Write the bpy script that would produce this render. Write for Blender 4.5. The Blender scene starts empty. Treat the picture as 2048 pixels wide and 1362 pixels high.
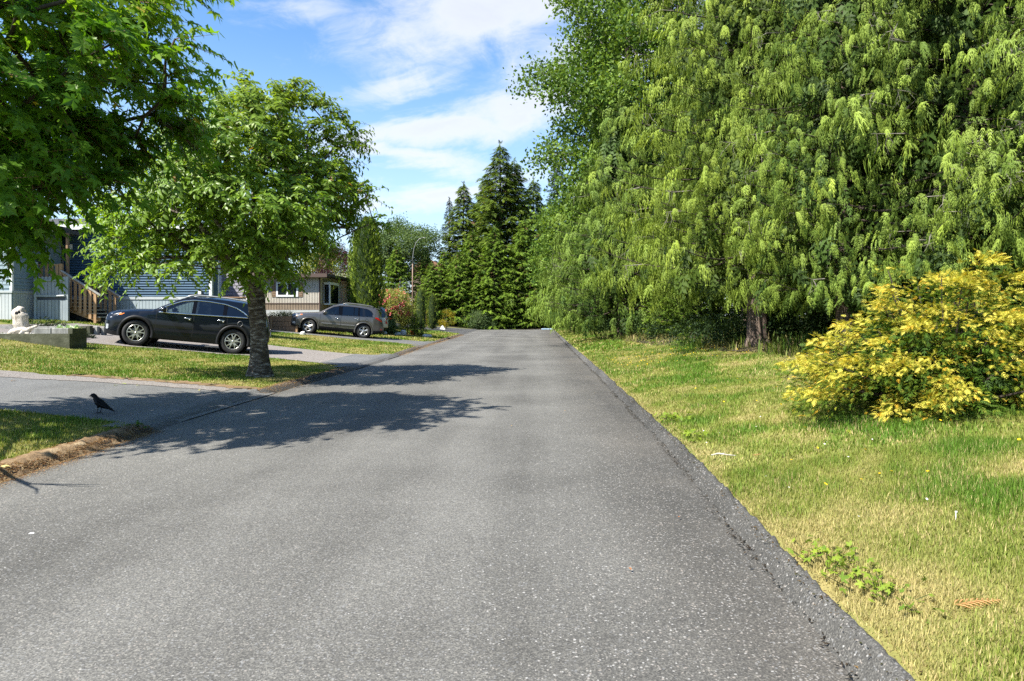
import bpy, bmesh, math, random
import numpy as np
from mathutils import Matrix, Vector
R = math.radians
rng = np.random.default_rng(7)
random.seed(7)
S = bpy.context.scene
COL = S.collection

# ------------------------------------------------------------------ camera, sky, sun, exposure
CAM_H = 1.5
FPX = 1365.0                       # focal length in photo pixels (24 mm on a 36 mm sensor)
PX0, PY0 = 1070.0, 632.0           # principal point of the (shifted) lens in photo pixels
cd = bpy.data.cameras.new('camera')
cam = bpy.data.objects.new('camera', cd)
COL.objects.link(cam)
cam.location = (0, 0, CAM_H)
cam.rotation_euler = (R(90), 0, 0)
cd.sensor_width = 36.0
cd.lens = 24.0
cd.shift_x = -(PX0 - 1024) / 2048
cd.shift_y = -(681 - PY0) / 2048
cd.clip_start = 0.05
cd.clip_end = 5000
S.camera = cam

SUN_EL = 52.0
SUN_TRAVEL = (0.78, 0.626)         # horizontal direction the light travels in
sun_az = math.degrees(math.atan2(-SUN_TRAVEL[0], -SUN_TRAVEL[1]))
world = bpy.data.worlds.new('World')
S.world = world
world.use_nodes = True

class NG:
    """tiny helper to write node graphs"""
    def __init__(s, tree):
        s.t = tree; s.t.nodes.clear()
    def n(s, typ, **kw):
        nd = s.t.nodes.new(typ)
        for k, v in kw.items():
            if k.startswith('i_'):
                key = k[2:]
                key = int(key) if key.isdigit() else key.replace('__', ' ')
                if hasattr(v, 'is_output'): s.t.links.new(v, nd.inputs[key])
                else: nd.inputs[key].default_value = v
            else: setattr(nd, k, v)
        return nd
    def m(s, op, a, b=None, c=None, clamp=False):
        nd = s.t.nodes.new('ShaderNodeMath'); nd.operation = op; nd.use_clamp = clamp
        for i, v in enumerate((a, b, c)):
            if v is None: continue
            if hasattr(v, 'is_output'): s.t.links.new(v, nd.inputs[i])
            else: nd.inputs[i].default_value = v
        return nd.outputs[0]
    def mix(s, f, a, b, blend='MIX'):
        nd = s.t.nodes.new('ShaderNodeMix'); nd.data_type = 'RGBA'; nd.blend_type = blend
        for i, v in ((0, f), (6, a), (7, b)):
            if hasattr(v, 'is_output'): s.t.links.new(v, nd.inputs[i])
            else: nd.inputs[i].default_value = v if i == 0 else (*v[:3], 1)
        return nd.outputs[2]
    def ramp(s, f, stops, interp='LINEAR'):
        nd = s.t.nodes.new('ShaderNodeValToRGB'); cr = nd.color_ramp; cr.interpolation = interp
        while len(cr.elements) < len(stops): cr.elements.new(0.5)
        for e, (p, c) in zip(cr.elements, stops):
            e.position = p; e.color = (*c, 1) if not isinstance(c, (int, float)) else (c, c, c, 1)
        s.t.links.new(f, nd.inputs[0])
        return nd.outputs[0]
    def noise(s, vec, scale, detail=3, rough=0.55, dist=0.0):
        nd = s.t.nodes.new('ShaderNodeTexNoise')
        s.t.links.new(vec, nd.inputs['Vector'])
        nd.inputs['Scale'].default_value = scale; nd.inputs['Detail'].default_value = detail
        nd.inputs['Roughness'].default_value = rough; nd.inputs['Distortion'].default_value = dist
        return nd.outputs[0]
    def link(s, a, b): s.t.links.new(a, b)

def build_world():
    g_ = NG(world.node_tree)
    sky = g_.n('ShaderNodeTexSky', sky_type='NISHITA', sun_disc=False, sun_elevation=R(SUN_EL),
               sun_rotation=R(sun_az % 360), altitude=50, air_density=1.0, dust_density=0.6, ozone_density=2.2)
    hsv = g_.n('ShaderNodeHueSaturation', i_Saturation=1.2, i_Value=1.22, i_Color=sky.outputs[0])
    tc = g_.n('ShaderNodeTexCoord')
    sep = g_.n('ShaderNodeSeparateXYZ', i_0=tc.outputs['Generated'])
    x, y, z = sep.outputs
    az = g_.m('MULTIPLY', g_.m('ARCTAN2', x, y), 57.2958)
    el = g_.m('MULTIPLY', g_.m('ARCSINE', z), 57.2958)
    # streaky noise in azimuth/elevation, sheared so that the streaks rise to the east
    co = g_.n('ShaderNodeCombineXYZ', i_0=g_.m('MULTIPLY', az, 0.055),
              i_1=g_.m('ADD', g_.m('MULTIPLY', el, 0.19), g_.m('MULTIPLY', az, -0.04)), i_2=0.37).outputs[0]
    f1 = g_.noise(co, 1.7, 8, 0.62, 0.35)
    f2 = g_.noise(co, 0.9, 3, 0.5, 0.1)
    co2 = g_.n('ShaderNodeCombineXYZ', i_0=g_.m('MULTIPLY', az, 0.16), i_1=g_.m('MULTIPLY', el, 0.30), i_2=1.7).outputs[0]
    f3 = g_.noise(co2, 1.2, 9, 0.68, 0.6)
    waz = g_.m('ADD', az, g_.m('MULTIPLY', g_.m('SUBTRACT', f2, 0.5), 9))
    wel = g_.m('ADD', el, g_.m('MULTIPLY', g_.m('SUBTRACT', f1, 0.5), 5.5))
    # (azimuth, elevation, half widths, tilt, strength)
    E = [(-3.5, 24.0, 15, 4.0, 10, 1.0), (6, 21.0, 12, 3.6, 14, 1.0), (-10, 19.0, 7.5, 1.5, 16, .7),
         (-9.0, 14.8, 10.5, 1.8, 8, 1.0), (-1, 17.3, 9.0, 2.0, 12, 1.0), (-10.5, 12.6, 9.5, 1.2, -4, .9), (1.0, 13.0, 4, .7, 8, .6),
         (-7.5, 10.2, 9.5, 1.2, 9, .95), (-12, 9.0, 7, 1.0, 2, .7), (-11, 7.0, 5.5, .55, 0, .7), (-20, 23.5, 7.0, 1.6, 12, .42),
         (9, 11, 8, 1.5, 8, .8), (22, 27, 16, 4, 10, .9), (-45, 30, 16, 3, 8, .5), (30, 16, 16, 3, 5, .8)]
    fld = None
    for a0, e0, ra, rb, t, st in E:
        da = g_.m('SUBTRACT', waz, a0); de = g_.m('SUBTRACT', wel, e0)
        c, s_ = math.cos(R(t)), math.sin(R(t))
        u = g_.m('MULTIPLY', g_.m('ADD', g_.m('MULTIPLY', da, c), g_.m('MULTIPLY', de, s_)), 1 / ra)
        v = g_.m('MULTIPLY', g_.m('SUBTRACT', g_.m('MULTIPLY', de, c), g_.m('MULTIPLY', da, s_)), 1 / rb)
        d = g_.m('SQRT', g_.m('ADD', g_.m('MULTIPLY', u, u), g_.m('MULTIPLY', v, v)))
        k = g_.m('MULTIPLY', g_.m('SUBTRACT', 1.25, d), st)
        fld = k if fld is None else g_.m('SMOOTH_MAX', fld, k, 0.12)
    # the same kind of streaked cloud over the rest of the sky
    gen = g_.m('MULTIPLY', g_.m('SUBTRACT', f2, 0.55), 4.0)
    far = g_.m('GREATER_THAN', g_.m('ABSOLUTE', az), 40)
    fld = g_.m('MAXIMUM', fld, g_.m('SUBTRACT', gen, g_.m('MULTIPLY', g_.m('SUBTRACT', 1, far), 9)))
    tex = g_.m('ADD', fld, g_.m('MULTIPLY', g_.m('SUBTRACT', f3, 0.5), 1.25))
    mr = g_.n('ShaderNodeMapRange', interpolation_type='SMOOTHSTEP', i_0=tex, i_1=0.10, i_2=1.02, i_3=0.0, i_4=0.84)
    up = g_.m('GREATER_THAN', el, 0.5)
    mask = g_.m('MULTIPLY', mr.outputs[0], up)
    dens = g_.n('ShaderNodeMapRange', i_0=tex, i_1=0.1, i_2=1.5)
    ccol = g_.mix(dens.outputs[0], (5.3, 5.5, 5.9), (4.3, 4.4, 4.6))
    hz = g_.n('ShaderNodeMapRange', interpolation_type='SMOOTHSTEP', i_0=el, i_1=0.0, i_2=24.0, i_3=0.6, i_4=0.0)
    base = g_.mix(hz.outputs[0], hsv.outputs[0], (3.9, 4.9, 6.2))
    outc = g_.mix(mask, base, ccol)
    bg = g_.n('ShaderNodeBackground', i_Color=outc, i_Strength=0.075)
    out = g_.n('ShaderNodeOutputWorld', i_0=bg.outputs[0])
build_world()

sd = bpy.data.lights.new('sun', 'SUN')
sd.energy = 4.6
sd.angle = R(0.53)
sd.color = (1.0, 0.955, 0.87)
sun = bpy.data.objects.new('sun', sd)
COL.objects.link(sun)
ce = math.cos(R(SUN_EL))
sv = Vector((SUN_TRAVEL[0] * ce, SUN_TRAVEL[1] * ce, -math.sin(R(SUN_EL))))
sun.rotation_euler = sv.to_track_quat('-Z', 'Y').to_euler()
sun.location = (-20, -20, 40)

S.view_settings.view_transform = 'Standard'
S.view_settings.look = 'None'
S.view_settings.exposure = 1.5
S.view_settings.gamma = 1.0
S.view_settings.use_curve_mapping = False
S.render.engine = 'CYCLES'
S.cycles.max_bounces = 7
S.cycles.diffuse_bounces = 3
S.cycles.glossy_bounces = 3
S.cycles.transmission_bounces = 4
S.cycles.transparent_max_bounces = 10
S.cycles.caustics_reflective = False
S.cycles.caustics_refractive = False
S.cycles.use_denoising = False

# ------------------------------------------------------------------ helpers
def wx(px, Y): return (px - PX0) / FPX * Y          # photo measurement -> metres at distance Y
def wz(py, Y): return CAM_H + (PY0 - py) / FPX * Y

def tag(o, label=None, cat=None, group=None, kind=None):
    if label: o['label'] = label
    if cat: o['category'] = cat
    if group: o['group'] = group
    if kind: o['kind'] = kind
    return o

def empty(name, loc, rz=0.0, label=None, cat=None, group=None):
    o = bpy.data.objects.new(name, None)
    o.empty_display_size = 0.2
    o.location = loc
    o.rotation_euler = (0, 0, rz)
    COL.objects.link(o)
    return tag(o, label, cat, group)

def link(name, me, parent=None):
    o = bpy.data.objects.new(name, me)
    COL.objects.link(o)
    if parent: o.parent = parent
    return o

def copy_tree(o, parent=None):
    c = o.copy()
    COL.objects.link(c)
    if parent: c.parent = parent
    for ch in o.children: copy_tree(ch, c)
    return c

class MB:
    """collects shapes into one mesh"""
    def __init__(s): s.v = []; s.f = []; s.T = None
    def add(s, vs, fs):
        b = len(s.v)
        if s.T is not None: vs = [tuple(s.T @ Vector(v)) for v in vs]
        s.v += [tuple(v) for v in vs]
        s.f += [tuple(i + b for i in f) for f in fs]
        return s
    def box(s, x0, x1, y0, y1, z0, z1, bev=0.0):
        if bev <= 0:
            vs = [(x, y, z) for x in (x0, x1) for y in (y0, y1) for z in (z0, z1)]
            return s.add(vs, [(0, 1, 3, 2), (4, 6, 7, 5), (0, 4, 5, 1), (2, 3, 7, 6), (0, 2, 6, 4), (1, 5, 7, 3)])
        bm = bmesh.new()
        bmesh.ops.create_cube(bm, size=1)
        for v in bm.verts:
            v.co = ((x0 + x1) / 2 + v.co.x * (x1 - x0), (y0 + y1) / 2 + v.co.y * (y1 - y0), (z0 + z1) / 2 + v.co.z * (z1 - z0))
        bmesh.ops.bevel(bm, geom=bm.edges[:], offset=bev, segments=1, affect='EDGES', profile=0.5)
        return s.bm(bm)
    def bm(s, bm):
        bm.verts.index_update()
        s.add([v.co for v in bm.verts], [[v.index for v in f.verts] for f in bm.faces])
        bm.free(); return s
    def tube(s, pts, rad, n=6, cap=True):
        pts = [Vector(p) for p in pts]
        if not hasattr(rad, '__len__'): rad = [rad] * len(pts)
        vs = []; fs = []
        ref = None
        for i, p in enumerate(pts):
            d = (pts[min(i + 1, len(pts) - 1)] - pts[max(i - 1, 0)]).normalized()
            if ref is None: ref = Vector((1, 0, 0)) if abs(d.x) < 0.8 else Vector((0, 1, 0))
            a = (ref - d * ref.dot(d)).normalized(); b = d.cross(a); ref = a
            for k in range(n):
                t = 2 * math.pi * k / n
                vs.append(p + (a * math.cos(t) + b * math.sin(t)) * rad[i])
        for i in range(len(pts) - 1):
            for k in range(n):
                fs.append((i * n + k, i * n + (k + 1) % n, (i + 1) * n + (k + 1) % n, (i + 1) * n + k))
        if cap:
            fs.append(tuple(range(n - 1, -1, -1))); fs.append(tuple((len(pts) - 1) * n + k for k in range(n)))
        return s.add(vs, fs)
    def bar(s, p, q, w, h, up=(0, 0, 1)):
        p = Vector(p); q = Vector(q); d = (q - p).normalized(); u = Vector(up)
        a = d.cross(u).normalized(); b = a.cross(d)
        vs = [c + a * sx * w / 2 + b * sz * h / 2 for c in (p, q) for sx in (-1, 1) for sz in (-1, 1)]
        return s.add(vs, [(0, 1, 3, 2), (4, 6, 7, 5), (0, 4, 5, 1), (2, 3, 7, 6), (0, 2, 6, 4), (1, 5, 7, 3)])
    def prism(s, poly, y0, y1):
        """poly in x,z; extruded along y"""
        n = len(poly)
        vs = [(x, y0, z) for x, z in poly] + [(x, y1, z) for x, z in poly]
        fs = [tuple(range(n)), tuple(range(2 * n - 1, n - 1, -1))] + [(i, i + n, (i + 1) % n + n, (i + 1) % n) for i in range(n)]
        return s.add(vs, fs)
    def lathe(s, prof, n=24, axis='z', c=(0, 0, 0)):
        """prof: (r, h) pairs round an axis"""
        vs = []; fs = []
        for r, h in prof:
            for k in range(n):
                t = 2 * math.pi * k / n
                a, b = r * math.cos(t), r * math.sin(t)
                p = {'z': (a, b, h), 'y': (a, h, b), 'x': (h, a, b)}[axis]
                vs.append((p[0] + c[0], p[1] + c[1], p[2] + c[2]))
        for i in range(len(prof) - 1):
            for k in range(n):
                fs.append((i * n + k, i * n + (k + 1) % n, (i + 1) * n + (k + 1) % n, (i + 1) * n + k))
        return s.add(vs, fs)
    def ball(s, c, rx, ry=None, rz=None, sub=2, jit=0.0, seed=0):
        bm = bmesh.new()
        bmesh.ops.create_icosphere(bm, subdivisions=sub, radius=1)
        rr = random.Random(seed)
        for v in bm.verts:
            k = 1 + jit * (rr.random() - 0.5) * 2
            v.co = (c[0] + v.co.x * rx * k, c[1] + v.co.y * (ry or rx) * k, c[2] + v.co.z * (rz or rx) * k)
        return s.bm(bm)
    def mesh(s, name, m, smooth=False):
        me = bpy.data.meshes.new(name)
        me.from_pydata(s.v, [], s.f)
        bm = bmesh.new(); bm.from_mesh(me)
        bmesh.ops.recalc_face_normals(bm, faces=bm.faces); bm.to_mesh(me); bm.free()
        if smooth:
            me.polygons.foreach_set('use_smooth', [True] * len(me.polygons))
        if m: me.materials.append(m)
        return me
    def build(s, name, m, parent=None, smooth=False):
        return link(name, s.mesh(name, m, smooth), parent)

def sharp(o, deg=40):
    me = o.data
    me.polygons.foreach_set('use_smooth', [True] * len(me.polygons))
    bm = bmesh.new(); bm.from_mesh(me)
    for e in bm.edges:
        if len(e.link_faces) == 2: e.smooth = e.calc_face_angle(0) < R(deg)
    bm.to_mesh(me); bm.free()
    return o

def np_mesh(name, V, F, m, col=None, smooth=False):
    """V (n,3), F (k,3|4) -> mesh, quickly; col (n,3) -> point colours 'Col'"""
    me = bpy.data.meshes.new(name)
    V = np.ascontiguousarray(V, dtype=np.float32); F = np.ascontiguousarray(F, dtype=np.int32)
    me.vertices.add(len(V)); me.vertices.foreach_set('co', V.ravel())
    k = F.shape[1]
    me.loops.add(F.size); me.loops.foreach_set('vertex_index', F.ravel())
    me.polygons.add(len(F)); me.polygons.foreach_set('loop_start', np.arange(len(F), dtype=np.int32) * k)
    if smooth: me.polygons.foreach_set('use_smooth', np.ones(len(F), dtype=bool))
    me.update(calc_edges=True)
    if col is not None:
        at = me.attributes.new('Col', 'FLOAT_COLOR', 'POINT')
        c4 = np.ones((len(V), 4), dtype=np.float32); c4[:, :3] = col
        at.data.foreach_set('color', c4.ravel())
    if m: me.materials.append(m)
    return me

def norm(a): return a / np.maximum(np.linalg.norm(a, axis=-1, keepdims=True), 1e-9)

def scatter(tv, tf, pos, d, nrm, scale, col, tipcol=None):
    """copies of a template (x = along, y = across, z = normal) -> V, F, C"""
    x = norm(d); z = norm(nrm - (nrm * x).sum(-1, keepdims=True) * x); y = np.cross(z, x)
    M = np.stack([x, y, z], axis=1)                     # rows
    n = len(pos); k = len(tv)
    sc = scale if np.ndim(scale) == 2 else np.asarray(scale).reshape(n, 1)
    if sc.shape[1] == 1: sc = np.repeat(sc, 3, 1)
    V = np.einsum('nka,nab->nkb', tv[None] * sc[:, None, :], M) + pos[:, None, :]
    F = tf[None] + (np.arange(n) * k)[:, None, None]
    C = np.repeat(col[:, None, :], k, 1)
    if tipcol is not None:
        w = np.clip(tv[:, 0], 0, 1)[None, :, None] ** 1.5
        C = C * (1 - w) + tipcol[:, None, :] * w
    return V.reshape(-1, 3), F.reshape(-1, tf.shape[1]), C.reshape(-1, 3)

def cat_parts(parts):
    Vs, Fs, Cs = [], [], []; b = 0
    for v, f, c in parts:
        Vs.append(v); Fs.append(f + b); Cs.append(c); b += len(v)
    return np.concatenate(Vs), np.concatenate(Fs), np.concatenate(Cs)

_ph = np.random.default_rng(3).uniform(0, 6.28, (12, 3)); _dr = np.random.default_rng(4).normal(0, 1, (12, 2))
def pnoise(x, y, f):
    """smooth value in about -1..1"""
    s = 0
    for i in range(12):
        k = f * (0.6 + 0.13 * i)
        s = s + np.sin(_dr[i, 0] * k * x + _dr[i, 1] * k * y + _ph[i, 0] + 1.3 * np.sin(_dr[i, 1] * k * .7 * x + _ph[i, 1]))
    return s / 4.2

# ------------------------------------------------------------------ materials
def material(name):
    m = bpy.data.materials.new(name); m.use_nodes = True
    return m, NG(m.node_tree)

def simple(name, col, rough=0.6, metal=0.0, spec=0.5, coat=0.0, emit=None):
    m, g_ = material(name)
    p = g_.n('ShaderNodeBsdfPrincipled', i_Roughness=rough, i_Metallic=metal)
    p.inputs['Base Color'].default_value = (*col, 1)
    p.inputs['Specular IOR Level'].default_value = spec
    p.inputs['Coat Weight'].default_value = coat
    p.inputs['Coat Roughness'].default_value = 0.03
    g_.n('ShaderNodeOutputMaterial', i_0=p.outputs[0])
    return m

def mottled(name, stops, scale=4.0, rough=0.8, bump=0.0, bscale=30.0, stretch=(1, 1, 1), detail=5, spec=0.3, coords='Object'):
    """a noise-driven colour ramp with fine bump"""
    m, g_ = material(name)
    tc = g_.n('ShaderNodeTexCoord')
    mp = g_.n('ShaderNodeMapping', i_Vector=tc.outputs[coords]); mp.inputs['Scale'].default_value = stretch
    c = g_.ramp(g_.noise(mp.outputs[0], scale, detail, 0.6), stops)
    p = g_.n('ShaderNodeBsdfPrincipled', i_Roughness=rough)
    p.inputs['Specular IOR Level'].default_value = spec
    g_.link(c, p.inputs['Base Color'])
    if bump:
        b = g_.n('ShaderNodeBump', i_Strength=bump, i_Distance=0.02, i_Height=g_.noise(mp.outputs[0], bscale, 4, 0.6))
        g_.link(b.outputs[0], p.inputs['Normal'])
    g_.n('ShaderNodeOutputMaterial', i_0=p.outputs[0])
    return m

def foliage(name, trans=0.35, rough=0.5, spec=0.35, col=None, warm=(1.15, 1.1, 0.55)):
    m, g_ = material(name)
    if col is None:
        c = g_.n('ShaderNodeAttribute', attribute_name='Col').outputs['Color']
    else:
        oi = g_.n('ShaderNodeObjectInfo')
        c = g_.ramp(oi.outputs['Random'], [(0, col[0]), (1, col[1])])
    p = g_.n('ShaderNodeBsdfPrincipled', i_Roughness=rough)
    p.inputs['Specular IOR Level'].default_value = spec
    g_.link(c, p.inputs['Base Color'])
    t = g_.n('ShaderNodeBsdfTranslucent', i_Color=g_.mix(1.0, c, warm, 'MULTIPLY'))
    mx = g_.n('ShaderNodeMixShader', i_0=trans, i_1=p.outputs[0], i_2=t.outputs[0])
    g_.n('ShaderNodeOutputMaterial', i_0=mx.outputs[0])
    return m

def asphalt(name, dark, light, wear=True):
    m, g_ = material(name)
    tc = g_.n('ShaderNodeTexCoord')
    co = tc.outputs['Object']
    big = g_.noise(co, 0.35, 5, 0.6)
    mp = g_.n('ShaderNodeMapping', i_Vector=co); mp.inputs['Scale'].default_value = (1.1, 0.07, 1)
    band = g_.noise(mp.outputs[0], 1.0, 3, 0.5)
    fine = g_.noise(co, 70, 4, 0.7)
    base = g_.ramp(g_.m('ADD', g_.m('MULTIPLY', big, 0.55), g_.m('MULTIPLY', band, 0.45)), [(0.40, dark), (0.60, light)])
    base = g_.mix(g_.m('MULTIPLY', g_.m('SUBTRACT', fine, 0.25, clamp=True), 1.0), g_.mix(1.0, base, (.62, .62, .62), 'MULTIPLY'), g_.mix(1.0, base, (1.45, 1.45, 1.42), 'MULTIPLY'))
    if wear:   # a darker oil and tyre band by the right kerb, browner at its edge
        sx = g_.n('ShaderNodeSeparateXYZ', i_0=co).outputs[0]
        wob = g_.m('ADD', sx, g_.m('MULTIPLY', g_.m('SUBTRACT', band, 0.5), 0.9))
        k = g_.n('ShaderNodeMapRange', interpolation_type='SMOOTHSTEP', i_0=wob, i_1=0.25, i_2=1.25, i_3=0.0, i_4=0.62)
        base = g_.mix(k.outputs[0], base, g_.mix(1.0, base, (.40, .385, .37), 'MULTIPLY'))
        bro = g_.m('MULTIPLY', g_.m('MULTIPLY', g_.m('SUBTRACT', big, 0.42, clamp=True), 3.0, clamp=True), k.outputs[0])
        base = g_.mix(g_.m('MULTIPLY', bro, 0.55), base, (0.105, 0.088, 0.068))
    vo2 = g_.n('ShaderNodeTexVoronoi', feature='F1', i_Vector=co, i_Scale=150.0, i_Randomness=1.0)
    rn2 = g_.n('ShaderNodeSeparateColor', i_0=vo2.outputs['Color'])
    base = g_.mix(0.72, base, g_.mix(1.0, base, g_.ramp(rn2.outputs[0], [(0.0, (.45, .45, .46)), (0.4, (.85, .85, .85)), (0.75, (1.25, 1.25, 1.23)), (1.0, (2.1, 2.08, 2.0))]), 'MULTIPLY'))
    wv = g_.n('ShaderNodeVectorMath', operation='ADD', i_0=co, i_1=g_.n('ShaderNodeVectorMath', operation='SCALE', i_0=g_.n('ShaderNodeTexNoise', i_Vector=co, i_Scale=60.0).outputs['Color'], i_Scale=0.012).outputs[0])
    vo = g_.n('ShaderNodeTexVoronoi', feature='F1', i_Vector=wv.outputs[0], i_Scale=78.0, i_Randomness=1.0)
    rnd = g_.n('ShaderNodeSeparateColor', i_0=vo.outputs['Color'])
    isst = g_.m('GREATER_THAN', rnd.outputs[0], 0.50)
    size = g_.n('ShaderNodeMapRange', i_0=g_.m('SUBTRACT', g_.m('MULTIPLY', rnd.outputs[1], 0.62), vo.outputs['Distance']), i_1=0.0, i_2=0.12).outputs[0]
    stone = g_.m('MULTIPLY', isst, size)
    scol = g_.ramp(rnd.outputs[2], [(0.0, (.10, .10, .10)), (0.45, (.19, .19, .185)), (0.72, (.24, .21, .18)), (0.92, (.29, .285, .27)), (1.0, (.37, .36, .34))])
    base = g_.mix(g_.m('MULTIPLY', stone, 0.8), base, scol)
    p = g_.n('ShaderNodeBsdfPrincipled', i_Roughness=0.82)
    p.inputs['Specular IOR Level'].default_value = 0.35
    g_.link(base, p.inputs['Base Color'])
    hgt = g_.m('ADD', g_.m('MULTIPLY', g_.m('SUBTRACT', 1.0, vo.outputs['Distance']), 0.6), fine)
    b = g_.n('ShaderNodeBump', i_Strength=0.45, i_Distance=0.006, i_Height=hgt)
    g_.link(b.outputs[0], p.inputs['Normal'])
    g_.n('ShaderNodeOutputMaterial', i_0=p.outputs[0])
    return m

def glassy(name, tint, gloss=0.12, opac=0.0, dark=(0.01, 0.012, 0.014)):
    m, g_ = material(name)
    t = g_.n('ShaderNodeBsdfTransparent'); t.inputs[0].default_value = (*tint, 1)
    d = g_.n('ShaderNodeBsdfDiffuse'); d.inputs[0].default_value = (*dark, 1)
    gl = g_.n('ShaderNodeBsdfGlossy', i_Roughness=0.02)
    base = g_.n('ShaderNodeMixShader', i_0=opac, i_1=t.outputs[0], i_2=d.outputs[0])
    fr = g_.n('ShaderNodeFresnel', i_IOR=1.5)
    k = g_.m('ADD', fr.outputs[0], gloss, clamp=True)
    mx = g_.n('ShaderNodeMixShader', i_0=k, i_1=base.outputs[0], i_2=gl.outputs[0])
    g_.n('ShaderNodeOutputMaterial', i_0=mx.outputs[0])
    return m

def wood(name, a, b, stretch=(8, 8, 1), scale=3.0, rough=0.75):
    return mottled(name, [(0.3, a), (0.7, b)], scale, rough, 0.25, 14, stretch, 6)

M = {}
M['asphalt'] = asphalt('asphalt', (.080, .077, .070), (.142, .138, .127))
M['asphalt_drive'] = asphalt('asphalt_drive', (.105, .105, .103), (.15, .15, .147), False)
M['asphalt_dark'] = asphalt('asphalt_dark', (.05, .05, .05), (.075, .075, .074), False)
M['kerb'] = asphalt('kerb', (.030, .029, .026), (.088, .085, .078), False)
M['soil'] = mottled('soil', [(.3, (.018, .014, .009)), (.7, (.05, .037, .022))], 3, .95, .6, 20)
M['lawn'] = mottled('lawn', [(.32, (.095, .13, .025)), (.5, (.16, .165, .045)), (.68, (.27, .22, .09))], .9, .95, .7, 60, detail=8, spec=.1)
M['duff'] = mottled('duff', [(.3, (.085, .055, .03)), (.55, (.19, .125, .065)), (.75, (.31, .235, .14))], 5, .95, .7, 40)
M['gravel'] = mottled('gravel', [(.3, (.10, .085, .072)), (.55, (.20, .18, .165)), (.72, (.36, .34, .32))], 38, .95, .9, 45, detail=4)
M['leaf'] = foliage('leaf', .35, .55, .18)
M['grass'] = foliage('grass', 0.3, 0.6, 0.2)
M['needle'] = foliage('needle', 0.28, 0.6, 0.2)
M['bark_cherry'] = mottled('bark_cherry', [(.34, (.030, .024, .019)), (.50, (.085, .070, .056)), (.58, (.18, .165, .145)), (.70, (.38, .37, .34))], 3.6, .9, .9, 9, (1.6, 1.6, 5.5), 7)
M['bark_cedar'] = mottled('bark_cedar', [(.3, (.05, .035, .025)), (.6, (.16, .12, .095)), (.75, (.26, .22, .19))], 3.0, .95, .9, 10, (5, 5, .5), 6)
M['bark_dark'] = mottled('bark_dark', [(.3, (.025, .018, .013)), (.7, (.085, .068, .052))], 3, .95, .7, 8, (4, 4, .8))
M['twig'] = mottled('twig', [(.3, (.13, .11, .095)), (.7, (.30, .27, .24))], 3, .9, .3, 12)
M['twig_red'] = simple('twig_red', (.14, .07, .035), .7)

# ------------------------------------------------------------------ the lie of the land
def Xl(Y): return np.interp(Y, [0, 6, 10, 14, 22, 35, 60, 80], [-4.75, -4.82, -5.0, -5.06, -4.98, -5.4, -5.8, -6.2])
def Xr(Y): return np.interp(Y, [0, 2.8, 4.2, 7.64, 18.8, 32, 62, 80], [1.32, 1.335, 1.37, 1.49, 1.58, 1.62, 1.77, 1.9])
KW = 0.150
def land(X, Y):
    X = np.asarray(X, float); Y = np.asarray(Y, float)
    dl = Xl(Y) - X; dr = X - Xr(Y) - KW
    A = np.interp(dl, [0, .20, .36, 2, 4.9, 7.4, 10, 13, 20], [-.02, .0, .055, .12, .264, .57, .95, 1.35, 1.5])
    B = np.interp(dl, [0, .20, .36, 3.6, 6.1, 9, 13, 20], [-.02, .0, .055, .35, .61, .92, 1.35, 1.5])
    t = np.clip((Y - 22) / 12, 0, 1)
    zl = A * (1 - t) + B * t
    zr = .085 + .13 * np.clip(dr, 0, 9)
    return np.where(dl > 0, zl, np.where(dr > 0, zr, 0.))
def gz(x, y): return float(land(x, y))

rowsY = np.concatenate([[-40, -15, -6], np.arange(-2, 90, .6), [92, 96, 104, 120, 150, 200, 300, 500, 900]])
def grid_mesh(name, Xg, Yg, Zg, m):
    a, b = Xg.shape
    V = np.stack([Xg, Yg, Zg], -1).reshape(-1, 3)
    i = np.arange(a * b).reshape(a, b)
    F = np.stack([i[:-1, :-1], i[:-1, 1:], i[1:, 1:], i[1:, :-1]], -1).reshape(-1, 4)
    me = np_mesh(name, V, F, m, smooth=True)
    bm = bmesh.new(); bm.from_mesh(me)
    bmesh.ops.recalc_face_normals(bm, faces=bm.faces)
    if sum(f.normal.z for f in bm.faces) < 0: bmesh.ops.reverse_faces(bm, faces=bm.faces)
    bm.to_mesh(me); bm.free()
    return me
dls = np.concatenate([[0, .1, .2, .28, .36, .5], np.arange(.75, 22, .35), [24, 28, 36, 50, 80, 150, 400, 900]])
Yg, Dg = np.meshgrid(rowsY, dls, indexing='ij')
Xg = Xl(Yg) - Dg
Zg = land(Xg - 1e-4, Yg)
tag(link('ground', grid_mesh('ground', Xg, Yg, Zg, M['lawn'])), kind='structure')
drs = np.concatenate([[-.055, 0, .1, .25, .5], np.arange(.8, 14, .5), [16, 20, 30, 60, 150, 400, 900]])
Yg, Dg = np.meshgrid(rowsY, drs, indexing='ij')
Xg = Xr(Yg) + KW + Dg
Zg = land(Xg + 1e-4, Yg); Zg[:, 0] = .02
tag(link('ground', grid_mesh('ground', Xg, Yg, Zg, M['lawn'])), kind='structure')

# road, closed at its far end by a bend to the left
yy = np.concatenate([[-12], np.arange(-2, 74.6, .7)])
us = np.linspace(0, 1, 9)
Yg, Ug = np.meshgrid(yy, us, indexing='ij')
Xg = (Xl(Yg) - .03) * (1 - Ug) + (Xr(Yg) + .03) * Ug
Zg = 0.012 * (1 - (2 * Ug - 1) ** 2)
tag(link('road', grid_mesh('road', Xg, Yg, Zg, M['asphalt'])), kind='structure')

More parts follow.
